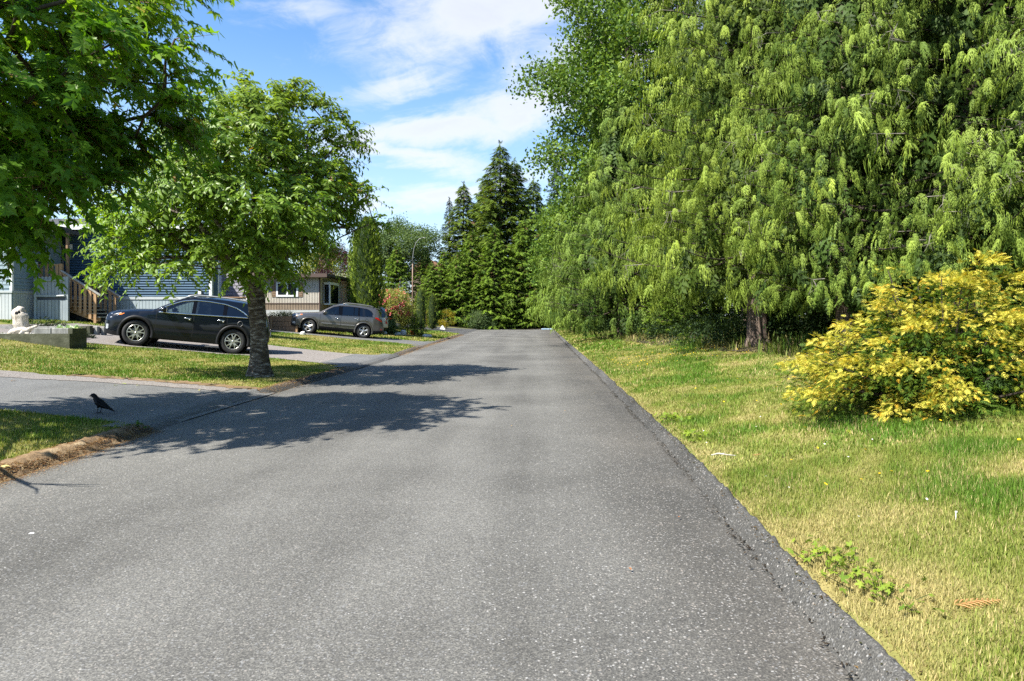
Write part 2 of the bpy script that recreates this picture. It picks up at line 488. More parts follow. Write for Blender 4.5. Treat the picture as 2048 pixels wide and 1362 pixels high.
def ribbon(name, A, B, off, m, nu=14, nv=40, kind='structure', ragged=0.0, seed=1):
    """sheet between two plan polylines, lying off above the land"""
    def res(P, n):
        P = np.array(P, float); s = np.concatenate([[0], np.cumsum(np.linalg.norm(np.diff(P, axis=0), axis=1))])
        t = np.linspace(0, s[-1], n)
        return np.stack([np.interp(t, s, P[:, 0]), np.interp(t, s, P[:, 1])], -1)
    a, b = res(A, nv), res(B, nv)
    if ragged:
        r_ = np.random.default_rng(seed)
        a = a + r_.normal(0, ragged, a.shape); b = b + r_.normal(0, ragged, b.shape)
    u = np.linspace(0, 1, nu)[:, None, None]
    P = a[None] * (1 - u) + b[None] * u
    Z = land(P[..., 0], P[..., 1]) + off
    return tag(link(name, grid_mesh(name, P[..., 0], P[..., 1], Z, m)), kind=kind)

D1_far = [(-17, 12.9), (-14, 13.4), (-10.9, 13.9), (-9.7, 14.15), (-8.1, 14.0), (-6.7, 13.7), (-5.8, 13.35), (-5.02, 13.2)]
D1_near = [(-17, 9.9), (-14, 10.0), (-7.73, 9.8), (-6.8, 9.55), (-6.06, 9.3), (-5.3, 9.05), (-4.98, 8.8)]
D2_near = [(-17, 19.0), (-15, 19.6), (-13.3, 20.2), (-12.0, 20.95), (-10.8, 21.5), (-9.3, 21.8), (-7.2, 20.8), (-5.44, 19.55), (-4.99, 19.1)]
D2_far = [(-17, 25.4), (-14, 26.0), (-10.3, 26.4), (-8.42, 25.55), (-6.68, 24.7), (-5.92, 24.6), (-5.2, 25.2), (-5.05, 25.8)]
D3_near = [(-17, 31.5), (-14, 32.4), (-12.7, 33.0), (-11.1, 33.6), (-9.13, 33.75), (-7.2, 33.9), (-5.8, 33.6), (-5.36, 32.4)]
D3_far = [(-17, 34.8), (-14, 35.4), (-12, 36.0), (-9.8, 37.1), (-8.0, 37.3), (-6.0, 37.6), (-5.5, 39.0)]
D4_near = [(-22, 54.5), (-16, 55.5), (-9.2, 56.2), (-6.9, 56.0), (-5.75, 54.5)]
D4_far = [(-22, 66), (-16, 67), (-9, 71), (-6.1, 74.5)]
ribbon('driveway', D1_near, D1_far, .014, M['asphalt_drive'])
sh = [(x, y - .62 - .25 * min(max((-x - 6) / 5, 0), 1)) for x, y in D1_far[:-1]]
ribbon('gravel_shoulder', sh, [(x, y + .02) for x, y in D1_far[:-1]], .022, M['gravel'], 6, 60, ragged=.04)
ribbon('driveway', D2_near, D2_far, .014, M['gravel'])
ribbon('driveway', [(-6.4, 20.3), (-5.44, 19.6), (-4.99, 19.1)], [(-6.5, 24.7), (-5.92, 24.6), (-5.05, 25.8)], .022, M['asphalt_drive'], 10, 20)
ribbon('driveway', D3_near, D3_far, .014, M['asphalt_drive'])
ribbon('driveway', D4_near, D4_far, .014, M['asphalt_dark'], 12, 30)
ribbon('soil_strip', [(x, y - .10) for x, y in D1_far[3:]], [(x, y + .28) for x, y in D1_far[3:]], .028, M['duff'], 5, 60, ragged=.05)
for a, b, m_ in ((8.75, 13.3, 'asphalt_drive'), (19.0, 25.7, 'asphalt_drive'), (32.4, 39.0, 'asphalt_drive'), (54.4, 74.4, 'asphalt_dark')):
    ya = np.linspace(a, b, 24); ribbon('driveway_apron', np.stack([Xl(ya) - .02, ya], -1), np.stack([Xl(ya) - .62, ya], -1), .024, M[m_], 20, 40)
# dark forest floor under the trees
ribbon('forest_floor', [(6.0, 12.5), (6.0, 15.5), (5.2, 18.5), (4.6, 24), (3.6, 33), (3.1, 42), (2.9, 60), (2.6, 74.6)],
       [(60, 9), (60, 18), (60, 28), (60, 36), (60, 42), (60, 50), (60, 64), (60, 76)], .02, M['soil'], 14, 60, ragged=.06)
ribbon('forest_floor', [(-40, 72), (-20, 70), (-11, 72.5), (-6.3, 75.3), (-3, 74.4), (1.8, 74.4), (6, 74.4)],
       [(-60, 130), (-30, 130), (-15, 130), (-6, 130), (0, 130), (10, 130), (40, 130)], .03, M['soil'], 10, 60, ragged=.06)
# a shrub bed on the corner lawn
ribbon('soil_strip', [(-12, 41.2), (-9.6, 42.0), (-7.4, 43.2)], [(-12, 43.2), (-9.6, 44.6), (-7.2, 44.9)], .02, M['duff'], 6, 24, ragged=.08)

# rolled asphalt kerbs with a crumbly surface
def kerb(name, fx, prof, y0, y1, m, side, amp, hf=None):
    ys = np.concatenate([np.arange(y0, min(y1, 14), .045), np.arange(max(y0, 14), y1, .25)])
    nP = len(prof); r_ = np.random.default_rng(11)
    Pm = np.array(prof)
    # resample the profile finely
    t = np.linspace(0, 1, 11); tt = np.linspace(0, 1, nP)
    px_, pz_ = np.interp(t, tt, Pm[:, 0]), np.interp(t, tt, Pm[:, 1])
    Yg, Ug = np.meshgrid(ys, np.arange(11), indexing='ij')
    h = np.ones_like(ys) if hf is None else hf(ys)
    X = fx(Yg) + side * (px_[Ug] + .012 * pnoise(Yg, Yg * 0 + 3, 2.5))
    Z = pz_[Ug] * h[:, None]
    inner = ((Ug > 0) & (Ug < 10))
    Z = Z + inner * (r_.normal(0, amp, Z.shape) + amp * 1.5 * pnoise(X * 3, Yg, 9) + amp * .8 * pnoise(X, Yg, 2.2)) * np.clip(h[:, None], .3, 1)
    return tag(link(name, grid_mesh(name, X, Yg, Z, m)), kind='structure')
kerb('kerb', Xr, [(-.02, -.01), (.02, .025), (.05, .082), (.085, .113), (.115, .115), (.142, .092), (.165, .03), (.19, -.03)], -3, 74.4, M['kerb'], 1, .0062)
def lip_h(y):
    h = np.full_like(y, .85)
    for a, b in ((8.9, 13.2), (19.2, 25.6), (32.6, 38.8), (54.6, 74.6)): h = np.where((y > a) & (y < b), .30, h)
    k = np.ones(9) / 9
    return np.convolve(np.pad(h, 4, mode='edge'), k, 'valid')
kerb('kerb', Xl, [(-.03, -.01), (.02, .02), (.08, .07), (.16, .095), (.24, .10), (.31, .09), (.37, .05), (.40, .0)], -3, 74.4, M['kerb'], -1, .005, lip_h)
def near_h(y): return .9 * np.clip((8.95 - y) / .5, 0, 1) + .02
kerb('soil_strip', Xl, [(-.03, .002), (.02, .03), (.07, .065), (.13, .095), (.20, .118), (.29, .112), (.38, .07), (.41, .0)], 3, 8.9, M['duff'], -1, .008, near_h)
# needle and leaf litter gathered along the left edge
def litter(name, Afun, y0, y1, wid, n, seed, cols, zlift, size, ny=None):
    r_ = np.random.default_rng(seed)
    ys = r_.uniform(y0, y1, n); ofs = r_.normal(0, 1, n) * wid
    xs = Afun(ys) + ofs
    z = np.where(xs > Xl(ys), 0.006, np.maximum(land(xs, ys), .02 + .0 * ys)) + zlift
    z = np.where((xs < Xl(ys)) & (xs > Xl(ys) - .36), np.interp(Xl(ys) - xs, [0, .08, .2, .36], [.015, .075, .11, .105]) * lip_h_np(ys), z)
    th = r_.uniform(0, 6.28, n)
    tv = np.array([[0, -.12, 0], [.5, -.16, .05], [1, 0, .0], [.5, .16, .06]]); tf = np.array([[0, 1, 2, 3]])
    d = np.stack([np.cos(th), np.sin(th), r_.uniform(-.1, .35, n)], -1)
    nr = np.stack([r_.normal(0, .3, n), r_.normal(0, .3, n), np.ones(n)], -1)
    c = np.array(cols)[r_.integers(0, len(cols), n)] * r_.uniform(.7, 1.3, (n, 1))
    V, F, C = scatter(tv, tf, np.stack([xs, ys, z + .003], -1), d, nr, r_.uniform(.5, 1.4, n) * size, c)
    return tag(link(name, np_mesh(name, V, F, M['grass'], C)), kind='stuff')
def lip_h_np(y):
    h = np.full_like(y, .85)
    for a, b in ((8.9, 13.2), (19.2, 25.6), (32.6, 38.8), (54.6, 74.6)): h = np.where((y > a) & (y < b), .30, h)
    return h
BR = [(.26, .14, .055), (.34, .22, .11), (.20, .09, .04), (.42, .32, .18), (.14, .08, .04)]
tag(litter('leaf_litter', lambda y: Xl(y) - .10, 5.0, 8.9, .12, 26000, 5, BR, 0, .017), 'brown needle litter along the near left road edge')
tag(litter('leaf_litter', lambda y: Xl(y) - .20, 13.0, 19.3, .13, 9000, 6, BR, .004, .022), 'rusty litter along the kerb below the cherry tree')
tag(litter('leaf_litter', lambda y: Xl(y) - .02, 25.6, 54, .12, 6000, 8, BR, .004, .04), 'dry litter along the far left road edge')
tag(litter('leaf_litter', lambda y: Xr(y) + .19, 2.4, 40, .045, 11000, 9, [(.38, .26, .09), (.30, .19, .07), (.42, .33, .16), (.25, .13, .05)], .01, .05), 'straw coloured dead grass along the right kerb')

tag(litter('leaf_litter', lambda y: Xr(y) + .0 + .02 * np.sin(y * 2.3), 2.4, 60, .030, 6500, 19, [(.035, .028, .02), (.06, .045, .03), (.025, .025, .022)], .004, .03), 'dark grit gathered in the gutter of the right kerb')
tag(litter('moss_specks', lambda y: Xr(y) + .09, 2.4, 14, .03, 1600, 20, [(.07, .045, .015), (.05, .05, .015), (.10, .06, .02)], .095, .022), 'brown moss flecks on top of the right kerb')
# ------------------------------------------------------------------ grass
def in_poly(x, y, P):
    P = np.asarray(P); c = np.zeros(len(x), bool); j = len(P) - 1
    for i in range(len(P)):
        xi, yi = P[i]; xj, yj = P[j]
        k = ((yi > y) != (yj > y)) & (x < (xj - xi) * (y - yi) / (yj - yi + 1e-12) + xi)
        c ^= k; j = i
    return c
DRIVES = [D1_near + D1_far[::-1], D2_near + D2_far[::-1], D3_near + D3_far[::-1], D4_near + D4_far[::-1],
          sh + [(x, y) for x, y in D1_far[:-1]][::-1]]
def grass_patch(name, label, xr, yr, dens, hgt, keep, seed, tri=False, wid=.0045, tone=1.0):
    r_ = np.random.default_rng(seed)
    n = int((xr[1] - xr[0]) * (yr[1] - yr[0]) * dens)
    x = r_.uniform(*xr, n); y = r_.uniform(*yr, n)
    vis = (np.abs(x * FPX / y + PX0 - 1024) < 1024 + 300)
    k = keep(x, y) & vis
    x, y = x[k], y[k]; n = len(x)
    z = land(x, y) - .004
    pn = pnoise(x, y, 1.1) * .75 + pnoise(x + 31, y, 3.2) * .7 + r_.normal(0, .25, n)
    thin = pnoise(x + 7, y + 3, 1.7)
    h = hgt * r_.uniform(.45, 1.25, n) * (1 + .45 * np.clip(-pn, -.6, 1.2)) * np.where(thin > .9, .7, 1)
    az = r_.uniform(0, 6.28, n); lean = np.abs(r_.normal(.35, .3, n)).clip(0, 1.3)
    ca, sa = np.cos(az), np.sin(az)
    w = wid * r_.uniform(.7, 1.5, n)
    base = np.stack([x, y, z], -1)
    side = np.stack([-sa, ca, 0 * x], -1) * w[:, None]
    tip = base + np.stack([ca * lean * h, sa * lean * h, h * np.sqrt(np.clip(1 - .4 * lean ** 2, .2, 1))], -1)
    mid = base + (tip - base) * .55 + np.stack([0 * x, 0 * x, .12 * h], -1)
    green = np.array([.085, .165, .016]); lime = np.array([.195, .225, .042]); straw = np.array([.41, .335, .15])
    t = np.clip(pn * .5 + .37, 0, 1)[:, None]
    c = np.where(t < .5, green + (lime - green) * (t * 2), lime + (straw - lime) * ((t - .5) * 1.5))
    dead = r_.random(n) < np.clip(.10 + .16 * thin, .03, .4)
    c[dead] = straw * r_.uniform(.7, 1.2, (dead.sum(), 1))
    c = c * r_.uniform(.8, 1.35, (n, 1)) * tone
    if tri:
        V = np.stack([base - side, base + side, tip], 1).reshape(-1, 3); F = np.arange(3 * n).reshape(n, 3); C = np.repeat(c, 3, 0)
        me = np_mesh(name, V, F, M['grass'], C)
    else:
        V = np.stack([base - side, base + side, mid + side * .8, mid - side * .8, tip], 1).reshape(-1, 3)
        i = np.arange(n)[:, None] * 5
        F = np.concatenate([i + [[0, 1, 2]], i + [[0, 2, 3]], i + [[3, 2, 4]]])
        me = np_mesh(name, V, F, M['grass'], np.repeat(c, 5, 0))
    return tag(link(name, me), label, kind='stuff')
def right_ok(x, y): return x > Xr(y) + KW + .02 + .02 * np.sin(y * 9)
def left_ok(x, y):
    k = x < Xl(y) - .34
    for P in DRIVES: k &= ~in_poly(x, y, P)
    return k
grass_patch('grass', 'near lawn grass right of the kerb', (1.5, 5.2), (2.3, 6.2), 13000, .046, right_ok, 1, True, wid=.0030)
grass_patch('grass', 'lawn grass beside the yellow bush', (1.6, 9.2), (6.2, 12.5), 3000, .048, right_ok, 2, True, wid=.0056)
grass_patch('grass', 'lawn grass towards the cedars', (1.6, 9.5), (12.5, 25), 1000, .055, right_ok, 3, True, wid=.009)
grass_patch('grass', 'far lawn grass along the tree line', (1.8, 6.0), (25, 74), 130, .08, right_ok, 4, True, wid=.035)
grass_patch('grass', 'shaded lawn grass under the maple', (-9, -4.9), (4.6, 10.2), 3200, .05, left_ok, 5, True, wid=.0055)
grass_patch('grass', 'lawn grass round the cherry tree', (-16, -4.9), (12.8, 22.5), 900, .045, left_ok, 6, True, wid=.010)
grass_patch('grass', 'lawn grass between the two parked cars', (-18, -5.0), (22.5, 36), 420, .055, left_ok, 7, True, wid=.016)
grass_patch('grass', 'lawn grass on the far corner plot', (-18, -5.3), (36, 60), 120, .08, left_ok, 8, True, wid=.035)
# bleached fringe along the right kerb
def fringe(x, y): return (x > Xr(y) + KW - .02) & (x < Xr(y) + KW + .10 + .05 * np.sin(y * 3.1) + .03 * np.sin(y * 11))
_pn = pnoise
pnoise = lambda x, y, f: np.abs(_pn(x, y, f)) * .6 + .9
grass_patch('dry_grass', 'bleached straw grass fringe along the right kerb', (1.45, 2.2), (2.4, 26), 4500, .055, fringe, 10, True, wid=.0038)
pnoise = _pn
# longer tufts at the foot of the trees
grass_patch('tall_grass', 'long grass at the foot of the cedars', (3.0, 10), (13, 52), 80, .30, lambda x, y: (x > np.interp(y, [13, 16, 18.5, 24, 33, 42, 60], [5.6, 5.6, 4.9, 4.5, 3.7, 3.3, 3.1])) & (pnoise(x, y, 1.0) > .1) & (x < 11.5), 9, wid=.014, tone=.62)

# small yellow flowers in the right lawn
def specks(name, label, pts, col, size, seed, zoff=.05):
    r_ = np.random.default_rng(seed); pts = np.asarray(pts, float); n = len(pts)
    ang = np.linspace(0, 2 * np.pi, 6)[:-1]
    tv = np.concatenate([[[0, 0, 0]], np.stack([np.cos(ang), np.sin(ang), 0 * ang + .2], -1)])
    tf = np.array([[0, i + 1, (i + 1) % 5 + 1] for i in range(5)])
    pos = np.stack([pts[:, 0], pts[:, 1], land(pts[:, 0], pts[:, 1]) + zoff], -1)
    d = np.stack([np.ones(n), r_.normal(0, 1, n), r_.normal(0, .2, n)], -1); nr = np.stack([r_.normal(0, .3, n), r_.normal(-.3, .3, n), np.ones(n)], -1)
    c = np.array(col)[None] * r_.uniform(.8, 1.1, (n, 1))
    V, F, C = scatter(tv, tf, pos, d, nr, r_.uniform(.7, 1.3, n) * size, c)
    return tag(link(name, np_mesh(name, V, F, M['grass'], C)), label, kind='stuff')
r_ = np.random.default_rng(21)
a = np.stack([r_.uniform(2.2, 5.5, 260), r_.uniform(17, 22, 260)], -1)
b = np.stack([r_.uniform(2.6, 5.5, 30), r_.uniform(7, 13, 30)], -1)
c_ = np.stack([r_.uniform(2.2, 4.4, 16), r_.uniform(4.5, 7.5, 16)], -1)
dnd = np.concatenate([a, b, c_]); dnd = dnd[right_ok(dnd[:, 0], dnd[:, 1])]
specks('dandelion_flowers', 'tiny yellow flowers dotted over the right lawn', dnd, (.75, .52, .02), .013, 3, .05)
cl = np.stack([r_.uniform(1.8, 3.2, 14), r_.uniform(4, 9, 14)], -1)
specks('clover_flowers', 'tiny white clover heads in the right lawn', cl, (.75, .72, .66), .008, 5, .045)
# ------------------------------------------------------------------ vegetation tools
def leaf_template(pts, fold=.15, curl=.12):
    """pts: outline half (x, y>0) from base to tip -> folded leaf fan"""
    n = len(pts); V = []
    for x, y in pts: V.append((x, y, -fold * 0 + abs(y) * fold - curl * x * x))
    for x, y in pts: V.append((x, -y, abs(y) * fold - curl * x * x))
    mids = [(x, 0, -curl * x * x) for x, y in pts]
    V += mids; F = []
    for i in range(n - 1):
        F += [(2 * n + i, 2 * n + i + 1, i + 1), (2 * n + i, i + 1, i), (2 * n + i + 1, 2 * n + i, n + i), (2 * n + i + 1, n + i, n + i + 1)]
    V = np.array(V, float); F = np.array(F)
    A = V[F]; ar = np.linalg.norm(np.cross(A[:, 1] - A[:, 0], A[:, 2] - A[:, 0]), axis=1)
    return V, F[ar > 1e-7]
CHERRY_LEAF = leaf_template([(0, 0), (.3, .17), (.65, .2), (1, 0)], .22, .28)
CHERRY_SIMPLE = leaf_template([(0, 0), (.48, .21), (1, 0)], .25, .3)
def maple_template(detail=True):
    # five pointed lobes round the stalk end
    lobes = [(-2.25, .34, .16), (-1.25, .80, .20), (0, 1.0, .22), (1.25, .80, .20), (2.25, .34, .16)]
    out = []
    for i, (a, L, w) in enumerate(lobes):
        ca, sa = math.cos(a * .62), math.sin(a * .62)
        def P(u, v): return (u * ca - v * sa, u * sa + v * ca)
        if detail is None: out += [P(L, 0)]
        elif detail: out += [P(L * .62, -w * 1.05), P(L * .74, -w * .35), P(L, 0), P(L * .74, w * .35), P(L * .62, w * 1.05)]
        else: out += [P(L * .66, -w * .75), P(L, 0), P(L * .66, w * .75)]
        if i < 4:
            a2 = (a + lobes[i + 1][0]) / 2 * .62
            out.append((.40 * math.cos(a2), .40 * math.sin(a2)))
    out = [(-.02, -.04)] + out + [(-.02, .04)]
    V = [(.12, 0, 0)] + [(x, y, -.22 * (x * x + y * y) + .10 * abs(y)) for x, y in out]
    F = [(0, i, i + 1) for i in range(1, len(V) - 1)]
    V = np.array(V); V[:, 1] *= 1.05; V[:, :2] *= .9
    return V, np.array(F)
MAPLE_LEAF = maple_template(True)
MAPLE_SIMPLE = maple_template(False)
MAPLE_TINY = maple_template(None)

def frond(nl, l0, width, droop, fwd, sag=.3, tri=False):
    """feathery spray: leaflets along a drooping axis"""
    V = []; F = []
    def ax(t): return np.array([t * (1 - .12 * droop * t), 0, -droop * .5 * t * t])
    for k in range(nl):
        t = .06 + .94 * (k // 2) / max(1, (nl // 2 - 1)) if nl > 2 else .5
        s = 1 if k % 2 else -1
        L = l0 * (1 - t) ** .7 + .09
        p = ax(t * .95)
        d = np.array([math.cos(fwd), s * math.sin(fwd), -sag * (.5 + t)]); d /= np.linalg.norm(d)
        q = np.array([-d[1], d[0], 0]); q /= np.linalg.norm(q)
        m_ = p + d * L * .5 + np.array([0, 0, .02])
        b = len(V)
        if tri:
            V += [p + d * L * .18 + q * width * .9, p + d * L, p + d * L * .18 - q * width * .9]; F += [(b, b + 1, b + 2)]
            continue
        V += [p, m_ + q * width, p + d * L - np.array([0, 0, .06 * L]), m_ - q * width]
        F += [(b, b + 1, b + 2), (b, b + 2, b + 3)]
    b = len(V)
    V += [ax(0), ax(.55) + [0, width * .7, 0], ax(1.05), ax(.55) - [0, width * .7, 0]]
    F += [(b, b + 1, b + 2), (b, b + 2, b + 3)]
    return np.array(V, float), np.array(F)
CEDAR_FR = [frond(14, .44, .050, .75, .78, .35), frond(12, .36, .055, 1.0, .68, .5)]
HEM_FR = frond(12, .40, .065, .45, .95, .15, True)
FAR_FR = frond(8, .42, .10, .5, .85, .25, True)
FINE_FR = frond(8, .52, .060, .5, .62, .25, True)
YEW_FR = frond(7, .42, .09, -.15, .62, -.1)
def clump_template(n, seed, leafL=.42, spread=.5):
    r_ = np.random.default_rng(seed); V = []; F = []
    for i in range(n):
        c = r_.normal(0, spread, 3); d = norm(r_.normal(0, 1, 3) + [0, 0, -.1]); q = norm(np.cross(d, r_.normal(0, 1, 3)))
        b = len(V); w = leafL * .33
        V += [c, c + d * leafL * .5 + q * w, c + d * leafL, c + d * leafL * .5 - q * w]
        F += [(b, b + 1, b + 2), (b, b + 2, b + 3)]
    return np.array(V), np.array(F)

def tubes_np(segs, n=5):
    """segs: list of (points list, radii list) -> one V, F(quads)"""
    mb = MB()
    for pts, rad in segs: mb.tube(pts, rad, n, cap=False)
    return mb

def lerpc(a, b, t): return np.asarray(a)[None] * (1 - t[:, None]) + np.asarray(b)[None] * t[:, None]

def stub_trunk(pts, rad, n=14, rough=.06, seed=0, flare=None):
    """bark column with lumps and root flare"""
    r_ = random.Random(seed); mb = MB(); vs = []; fs = []
    P = [Vector(p) for p in pts]
    # resample
    tot = []; acc = 0
    for i in range(len(P)):
        if i: acc += (P[i] - P[i - 1]).length
        tot.append(acc)
    k = max(8, int(acc / .12)); k = min(k, 60)
    for i in range(k + 1):
        t = acc * i / k
        c = [float(np.interp(t, tot, [p[j] for p in P])) for j in range(3)]
        rr = float(np.interp(t, tot, rad))
        for j in range(n):
            a = 2 * math.pi * j / n
            lob = 0
            if flare: lob = flare * math.exp(-t / .22) * (.6 + .6 * math.sin(a * 3 + seed) ** 2)
            q = rr * (1 + rough * (r_.random() - .5) * 2 + .05 * math.sin(a * 4 + t * 3)) + lob
            vs.append((c[0] + q * math.cos(a), c[1] + q * math.sin(a), c[2]))
    for i in range(k):
        for j in range(n):
            fs.append((i * n + j, i * n + (j + 1) % n, (i + 1) * n + (j + 1) % n, (i + 1) * n + j))
    fs.append(tuple(k * n + j for j in range(n)))
    return mb.add(vs, fs)

def skeleton(trunk, clumps, pipe=.011, power=.42, bend=.18, seed=0, maxr=.12):
    """branches from the trunk nodes to every clump; returns tube segments and the direction at each clump"""
    r_ = np.random.default_rng(seed)
    nodes = [np.array(p) for p in trunk]; par = [-1] + list(range(len(trunk) - 1)); isT = [True] * len(trunk)
    order = np.argsort(np.linalg.norm(clumps - nodes[len(trunk) // 2], axis=1))
    endidx = np.zeros(len(clumps), int)
    top = nodes[-1]
    for ci in order:
        c = clumps[ci]
        N = np.array(nodes); d = np.linalg.norm(N - c, axis=1)
        # prefer parents lower and nearer to the axis
        ax = np.linalg.norm(N[:, :2] - np.array(trunk)[:, :2].mean(0), axis=1)
        cost = d + .35 * np.maximum(0, N[:, 2] - c[2] + .1) * 2 + .12 * ax
        cost[np.array(isT) & (N[:, 2] < trunk[max(0, len(trunk) - 4)][2])] += 1.0
        p = int(np.argmin(cost))
        k = max(1, int(d[p] / .45)); prev = p
        for s in range(1, k + 1):
            t = s / k
            q = nodes[p] * (1 - t) + c * t + np.array([0, 0, bend * d[p] * t * (1 - t)]) + (r_.normal(0, .05, 3) * d[p] * .6 if s < k else 0)
            nodes.append(q); par.append(prev); isT.append(False); prev = len(nodes) - 1
        endidx[ci] = prev
    cnt = np.zeros(len(nodes))
    for e in endidx:
        i = e
        while i >= 0: cnt[i] += 1; i = par[i]
    rad = np.minimum(pipe * np.maximum(cnt, 1) ** power, maxr)
    segs = []
    kids = {}
    for i, p in enumerate(par):
        if p >= 0: kids.setdefault(p, []).append(i)
    done = set()
    for i in range(len(nodes)):
        if i < len(trunk) or i in done: continue
        chain = [par[i], i]; done.add(i)
        while True:
            ks = [k for k in kids.get(chain[-1], []) if k not in done]
            if not ks: break
            nx = max(ks, key=lambda k: cnt[k]); chain.append(nx); done.add(nx)
        segs.append(([nodes[j] for j in chain], [min(rad[j], rad[chain[1]]) for j in chain]))
    dirs = np.array([nodes[e] - nodes[par[e]] for e in endidx])
    return segs, norm(dirs)

def env_points(n, axis, prof, seed, inner=.35, spacing=.3, lump=.17):
    """points inside a crown envelope: prof = [(z, r)], axis(z) -> xy"""
    r_ = np.random.default_rng(seed); zs = np.array([p[0] for p in prof]); rs = np.array([p[1] for p in prof])
    out = []
    tries = 0
    while len(out) < n and tries < n * 60:
        tries += 1
        z = r_.uniform(zs[0], zs[-1]); a = r_.uniform(0, 6.283)
        R_ = np.interp(z, zs, rs) * (1 + lump * math.sin(3 * a + z * 1.3 + seed) + lump * .7 * math.sin(5 * a - z * 2.1))
        if r_.random() > (R_ / rs.max()) ** 1.2: continue
        r = R_ * math.sqrt(r_.uniform(inner ** 2, 1))
        x, y = axis(z); p = np.array([x + r * math.cos(a), y + r * math.sin(a), z])
        if any(np.sum((p - q) ** 2) < spacing ** 2 for q in out[-400:]): continue
        out.append(p)
    return np.array(out)

def leaf_twigs(clumps, dirs, center, ntw, L, nleaf, seed, up=.15, droop=.35, loc=(0, 0, 0)):
    """twigs round each clump; returns leaf positions, axes, normals and twig segments"""
    r_ = np.random.default_rng(seed); P = []; D = []; N = []; segs = []
    for c, d in zip(clumps, dirs):
        out = norm((c - center) * [1, 1, .5])
        off = PX0 + FPX * (c[0] + loc[0]) / max(c[1] + loc[1], 1) < -250      # far outside the picture: thinner
        for k in range(ntw // 4 if off else (int(ntw * .5) if c[2] > 4.3 and ntw == 12 else ntw)):
            v = norm(r_.normal(0, .75, 3) + out * .8 + d * .4 + [0, 0, up])
            l = L * r_.uniform(.6, 1.3)
            s = np.linspace(.1, 1, nleaf)
            pts = c + v * (s[:, None] * l) + np.array([0, 0, -1]) * (droop * l * (s ** 2))[:, None]
            segs.append(([c, pts[-2]], [.005, .002]))
            side = norm(np.cross(v, [0, 0, 1]) + 1e-6)
            sg = np.where(np.arange(nleaf) % 2 == 0, 1, -1)[:, None]
            dd = norm(v[None] * .55 + side[None] * sg * .8 + r_.normal(0, .25, (nleaf, 3)) + np.array([0, 0, -.55]))
            nn = norm(np.array([0, 0, .62]) + r_.normal(0, .42, (nleaf, 3)) + out * .75)
            P.append(pts); D.append(dd); N.append(nn)
    return np.concatenate(P), np.concatenate(D), np.concatenate(N), segs

def crown_obj(name, V, F, C, parent, m='leaf'):
    return tag(link(name, np_mesh(name, V, F, M[m], C), parent), kind='stuff')

# ------------------------------------------------------------------ the cherry tree and the maple on the left
def deciduous(name, loc, label, trunk, trad, bark, axis, prof, nclump, tmpl, tmpl_leaf, ntw, twL, nleaf, leaf_size, cols, n_obj, leafmat, seed, extra=None, flare=.12, up=.15, droop=.35, spacing=.3, sunlit_top=None, inner=.35, pipe=.011, squash=1.0):
    root = empty(name, loc, 0, label, 'tree')
    T = [np.array(p, float) for p in trunk]
    stub_trunk(trunk, trad, 16, .05, seed, flare).build('trunk', M[bark], root, True)
    cl = env_points(nclump, axis, prof, seed, inner=inner, spacing=spacing)
    cl[:, 1] *= squash
    if extra is not None: cl = np.concatenate([cl, np.array(extra)])
    nodes = []
    for i in range(len(T) - 1):
        for t in np.linspace(0, 1, 4, endpoint=False): nodes.append(T[i] * (1 - t) + T[i + 1] * t)
    nodes.append(T[-1])
    segs, dirs = skeleton(nodes, cl, pipe, .45, .15, seed)
    zc = (prof[0][0] + prof[-1][0]) / 2
    center = np.array([*axis(zc), prof[0][0] * .6 + zc * .4])
    P, D, N, tw = leaf_twigs(cl, dirs, center, ntw, twL, nleaf, seed + 1, up, droop, loc)
    tubes_np([s for s in segs], 6).build('limb', M[bark], root, True)
    tag(tubes_np(tw, 3).build('twig', M['twig_red' if name.startswith('maple') else 'bark_dark'], root), kind='stuff')
    r_ = np.random.default_rng(seed + 2); n = len(P)
    t = r_.random(n)
    c = lerpc(cols[0], cols[1], t) * r_.uniform(.8, 1.2, (n, 1))
    if sunlit_top is not None:   # sunlight on the upper crown painted in: leaf colour paler with height
        hi = np.clip((P[:, 2] - sunlit_top[0]) / sunlit_top[1], 0, 1) * r_.random(n) ** .45
        c = c * (1 - hi[:, None]) + np.array(sunlit_top[2])[None] * hi[:, None]
        y = r_.random(n) < .018 * (P[:, 2] > sunlit_top[0]); c[y] = np.array(sunlit_top[3])
    # the leaves nearest to the road side camera are objects of their own
    W = P + np.array(loc); depth = W[:, 1]
    px = PX0 + FPX * W[:, 0] / np.maximum(W[:, 1], .5); py = PY0 - FPX * (W[:, 2] - CAM_H) / np.maximum(W[:, 1], .5)
    vis = (px > 5) & (px < 2043) & (py > 5)
    rank = np.argsort(np.where(vis, depth, 1e9))[:n_obj]
    sz = leaf_size * r_.uniform(.65, 1.25, n)
    lm = np_mesh('leaf', tmpl_leaf[0], tmpl_leaf[1], leafmat)
    x = norm(D); zz = norm(N - (N * x).sum(-1, keepdims=True) * x); yv = np.cross(zz, x)
    for i in rank:
        o = link('leaf', lm, root)
        mt = Matrix(((x[i, 0], yv[i, 0], zz[i, 0], P[i, 0]), (x[i, 1], yv[i, 1], zz[i, 1], P[i, 1]), (x[i, 2], yv[i, 2], zz[i, 2], P[i, 2]), (0, 0, 0, 1)))
        o.matrix_local = mt @ Matrix.Scale(sz[i], 4)
    keep = np.ones(n, bool); keep[rank] = False
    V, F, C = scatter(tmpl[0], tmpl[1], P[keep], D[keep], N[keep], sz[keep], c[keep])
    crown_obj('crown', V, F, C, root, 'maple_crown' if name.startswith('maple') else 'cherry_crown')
    return root

